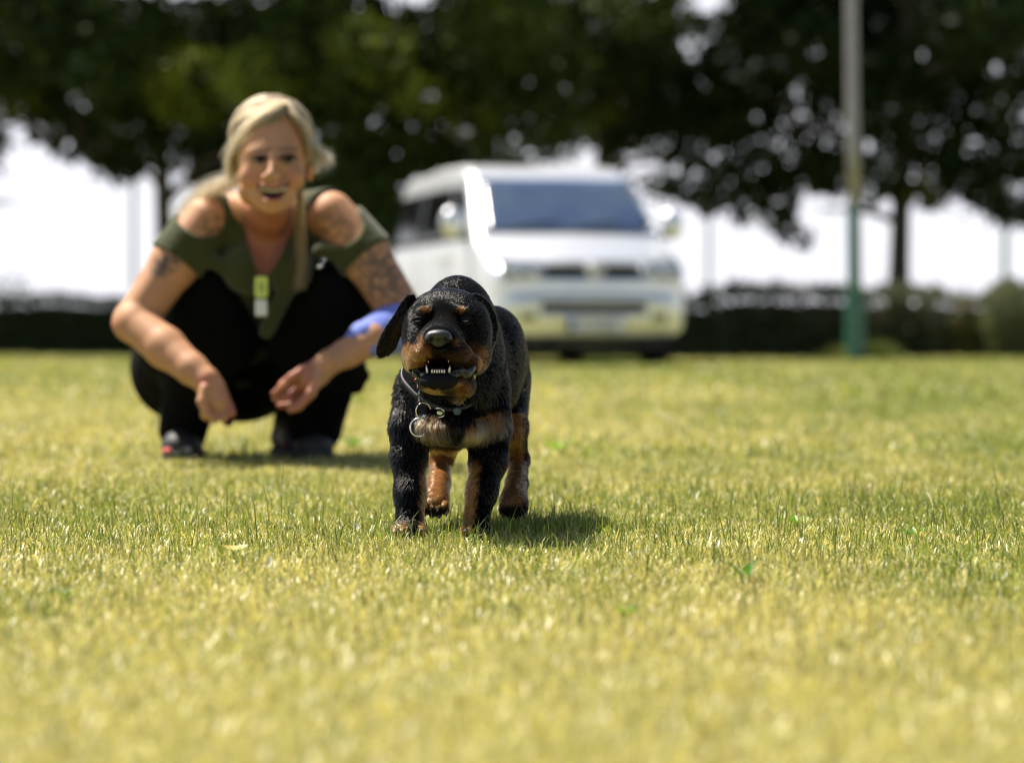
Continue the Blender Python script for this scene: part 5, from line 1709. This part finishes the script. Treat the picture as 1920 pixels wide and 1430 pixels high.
    b = MB(); c = Vector(P(490, 538, 6.295)); b.tube([c + Vector((0.005 * math.cos(a), 0, 0.009 * math.sin(a))) for a in np.linspace(0, 6.283, 16, endpoint=False)], 0.0012, 6, closed=True); b.build('pendant_emboss', mat('dark_olive_print', (0.12, 0.14, 0.03), 0.5), ne)
    b = MB(); b.box(P(490, 577, 6.30), (Rr(11, 6.3), 0.004, Rr(16, 6.3))); o = b.build('white_pendant', wt, ne, smooth=False); bevel(o, 0.004, 3)
    b = MB(); b.tube([P(490, 515, 6.31), P(490, 560, 6.301), P(490, 563, 6.301)], 0.0014, 6); b.build('pendant_loop', cord, ne)

    # ---------------- hair
    v = Vol(P(400, 420, 6.2) - [0, 0.2, 0], P(640, 165, 6.2) + [0, 0.2, 0.02], h)
    E, Cn = helpers(v, 0)
    E(509, 256, 6.18, 73, 73, 0.098, 0.01)
    E(512, 205, 6.17, 40, 26, 0.06, 0.02)
    E(510, 305, 6.25, 66, 62, 0.045, 0.03)
    # open the face
    fpoly = [(528, 237), (504, 250), (484, 266), (464, 286), (450, 296), (425, 300), (420, 350), (430, 430), (610, 430), (600, 340), (585, 315), (578, 280), (571, 258), (558, 242), (542, 234)]
    def facecut(X, Y, Z):
        a, b_, dep = proj(X, Y, Z); a, b_, dep = np.broadcast_arrays(a, b_, dep)
        return np.maximum(sdpoly(a, b_, fpoly) * 6.1 / FP, dep - 6.19).astype(np.float32)
    v.put(facecut, P(415, 435, 5.95), P(612, 222, 6.20), 0.012, 'sub')
    me, V, Q = v.mesh('hair', 2)
    hb = mat('hair_base', (0.20, 0.135, 0.06), 0.7, noise=(40, 0.8, (0.10, 0.065, 0.03)), bump=(120, 0.5, 0.006))
    hair = link('hair', me, hb, root)
    r = np.random.default_rng(12)
    c = np.array(P(509, 258, 6.175)); rad3 = np.array([Rr(74, 6.17), 0.099, Rr(75, 6.17)])
    def onsk(dv, s=1.0):
        dv = dv / np.linalg.norm(dv, axis=-1, keepdims=True)
        return c + dv * rad3 * (np.asarray(s)[..., None] if np.ndim(s) else s)
    NH = 9000; K = 10
    pts = np.zeros((NH, K, 3))
    side = np.where(r.uniform(0, 1, NH) < 0.62, -1, 1)
    u = r.uniform(0, 1, NH)
    # parting from the hairline over the crown to the back
    part = np.stack([0.36 - 0.4 * u, -0.80 + 1.6 * u, 0.52 + 1.1 * np.sin(u * math.pi) * 0.8], 1)
    part += r.normal(0, 0.05, part.shape)
    end = np.stack([side * (0.90 - 0.35 * r.uniform(0, 1, NH)), 0.35 + 0.65 * r.uniform(0, 1, NH) ** 0.8, -0.35 - 0.35 * r.uniform(0, 1, NH)], 1)
    frontal = (side < 0) & (u < 0.35)
    end[frontal] = np.stack([-0.98 + 0 * u[frontal], 0.15 + 0.4 * r.uniform(0, 1, frontal.sum()), -0.42 + 0 * u[frontal]], 1)
    for k in range(K):
        t = k / (K - 1)
        dv = part * (1 - t) + end * t
        mid = np.stack([side * 0.85, -0.35 + 0.9 * u, 0.35 + 0 * u], 1)
        dv = dv + mid * (0.9 * math.sin(math.pi * t))[..., None] if False else dv + mid * (0.9 * math.sin(math.pi * t))
        lift = 1.015 + 0.05 * np.sin(math.pi * t) * (0.4 + r.uniform(0, 1, NH) * 0.0) + 0.05 * (fbm(u * 26, side * 3.0, 70) - 0.3)
        pts[:, k] = onsk(dv, lift)
    pts += r.normal(0, 0.0015, (NH, 1, 3)) + r.normal(0, 0.0006, pts.shape)
    base = np.array([0.33, 0.215, 0.09]); base2 = np.array([0.08, 0.048, 0.022])
    cc = fbm(u * 30, side * 2.0, 71)[:, None]
    w = sstep(cc, 0.38, 0.62)
    colr = (base * w + base2 * (1 - w)) * r.uniform(0.8, 1.2, (NH, 1))
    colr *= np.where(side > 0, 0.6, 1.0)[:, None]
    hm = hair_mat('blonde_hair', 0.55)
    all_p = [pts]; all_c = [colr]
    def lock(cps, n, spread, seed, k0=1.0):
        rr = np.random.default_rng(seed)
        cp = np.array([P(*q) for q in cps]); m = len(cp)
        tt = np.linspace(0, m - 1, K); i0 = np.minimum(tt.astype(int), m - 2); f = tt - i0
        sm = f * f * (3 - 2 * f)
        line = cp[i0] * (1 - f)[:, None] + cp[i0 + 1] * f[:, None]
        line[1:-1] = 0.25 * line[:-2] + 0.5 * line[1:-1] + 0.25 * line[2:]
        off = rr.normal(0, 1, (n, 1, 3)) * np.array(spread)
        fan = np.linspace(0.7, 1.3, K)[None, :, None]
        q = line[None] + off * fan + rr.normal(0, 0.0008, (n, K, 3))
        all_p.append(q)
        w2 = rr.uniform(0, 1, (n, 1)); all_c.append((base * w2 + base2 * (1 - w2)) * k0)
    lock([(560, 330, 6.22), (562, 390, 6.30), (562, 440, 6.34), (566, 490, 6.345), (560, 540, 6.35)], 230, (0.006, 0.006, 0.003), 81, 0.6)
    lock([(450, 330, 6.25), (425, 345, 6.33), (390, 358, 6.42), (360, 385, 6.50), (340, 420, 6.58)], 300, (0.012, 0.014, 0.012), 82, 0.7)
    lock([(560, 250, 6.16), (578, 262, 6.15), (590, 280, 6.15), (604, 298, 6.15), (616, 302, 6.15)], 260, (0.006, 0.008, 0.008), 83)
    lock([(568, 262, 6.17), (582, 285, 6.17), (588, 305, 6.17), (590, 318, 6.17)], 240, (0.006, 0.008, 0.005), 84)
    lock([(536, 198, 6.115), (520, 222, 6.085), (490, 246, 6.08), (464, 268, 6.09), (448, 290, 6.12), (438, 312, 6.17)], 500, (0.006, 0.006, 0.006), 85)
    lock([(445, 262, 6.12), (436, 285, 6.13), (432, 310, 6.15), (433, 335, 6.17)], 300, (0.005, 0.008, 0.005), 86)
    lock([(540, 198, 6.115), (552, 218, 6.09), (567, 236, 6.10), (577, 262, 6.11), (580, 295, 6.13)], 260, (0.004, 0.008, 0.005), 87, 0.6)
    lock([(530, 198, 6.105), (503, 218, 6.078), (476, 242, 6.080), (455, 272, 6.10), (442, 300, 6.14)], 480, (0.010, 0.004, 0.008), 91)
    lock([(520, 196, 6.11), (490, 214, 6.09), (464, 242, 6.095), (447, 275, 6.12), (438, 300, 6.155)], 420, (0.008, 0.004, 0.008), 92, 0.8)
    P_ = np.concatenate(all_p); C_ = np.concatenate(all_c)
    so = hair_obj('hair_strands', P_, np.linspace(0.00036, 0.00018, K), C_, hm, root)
    so['kind'] = 'stuff'


build_woman()
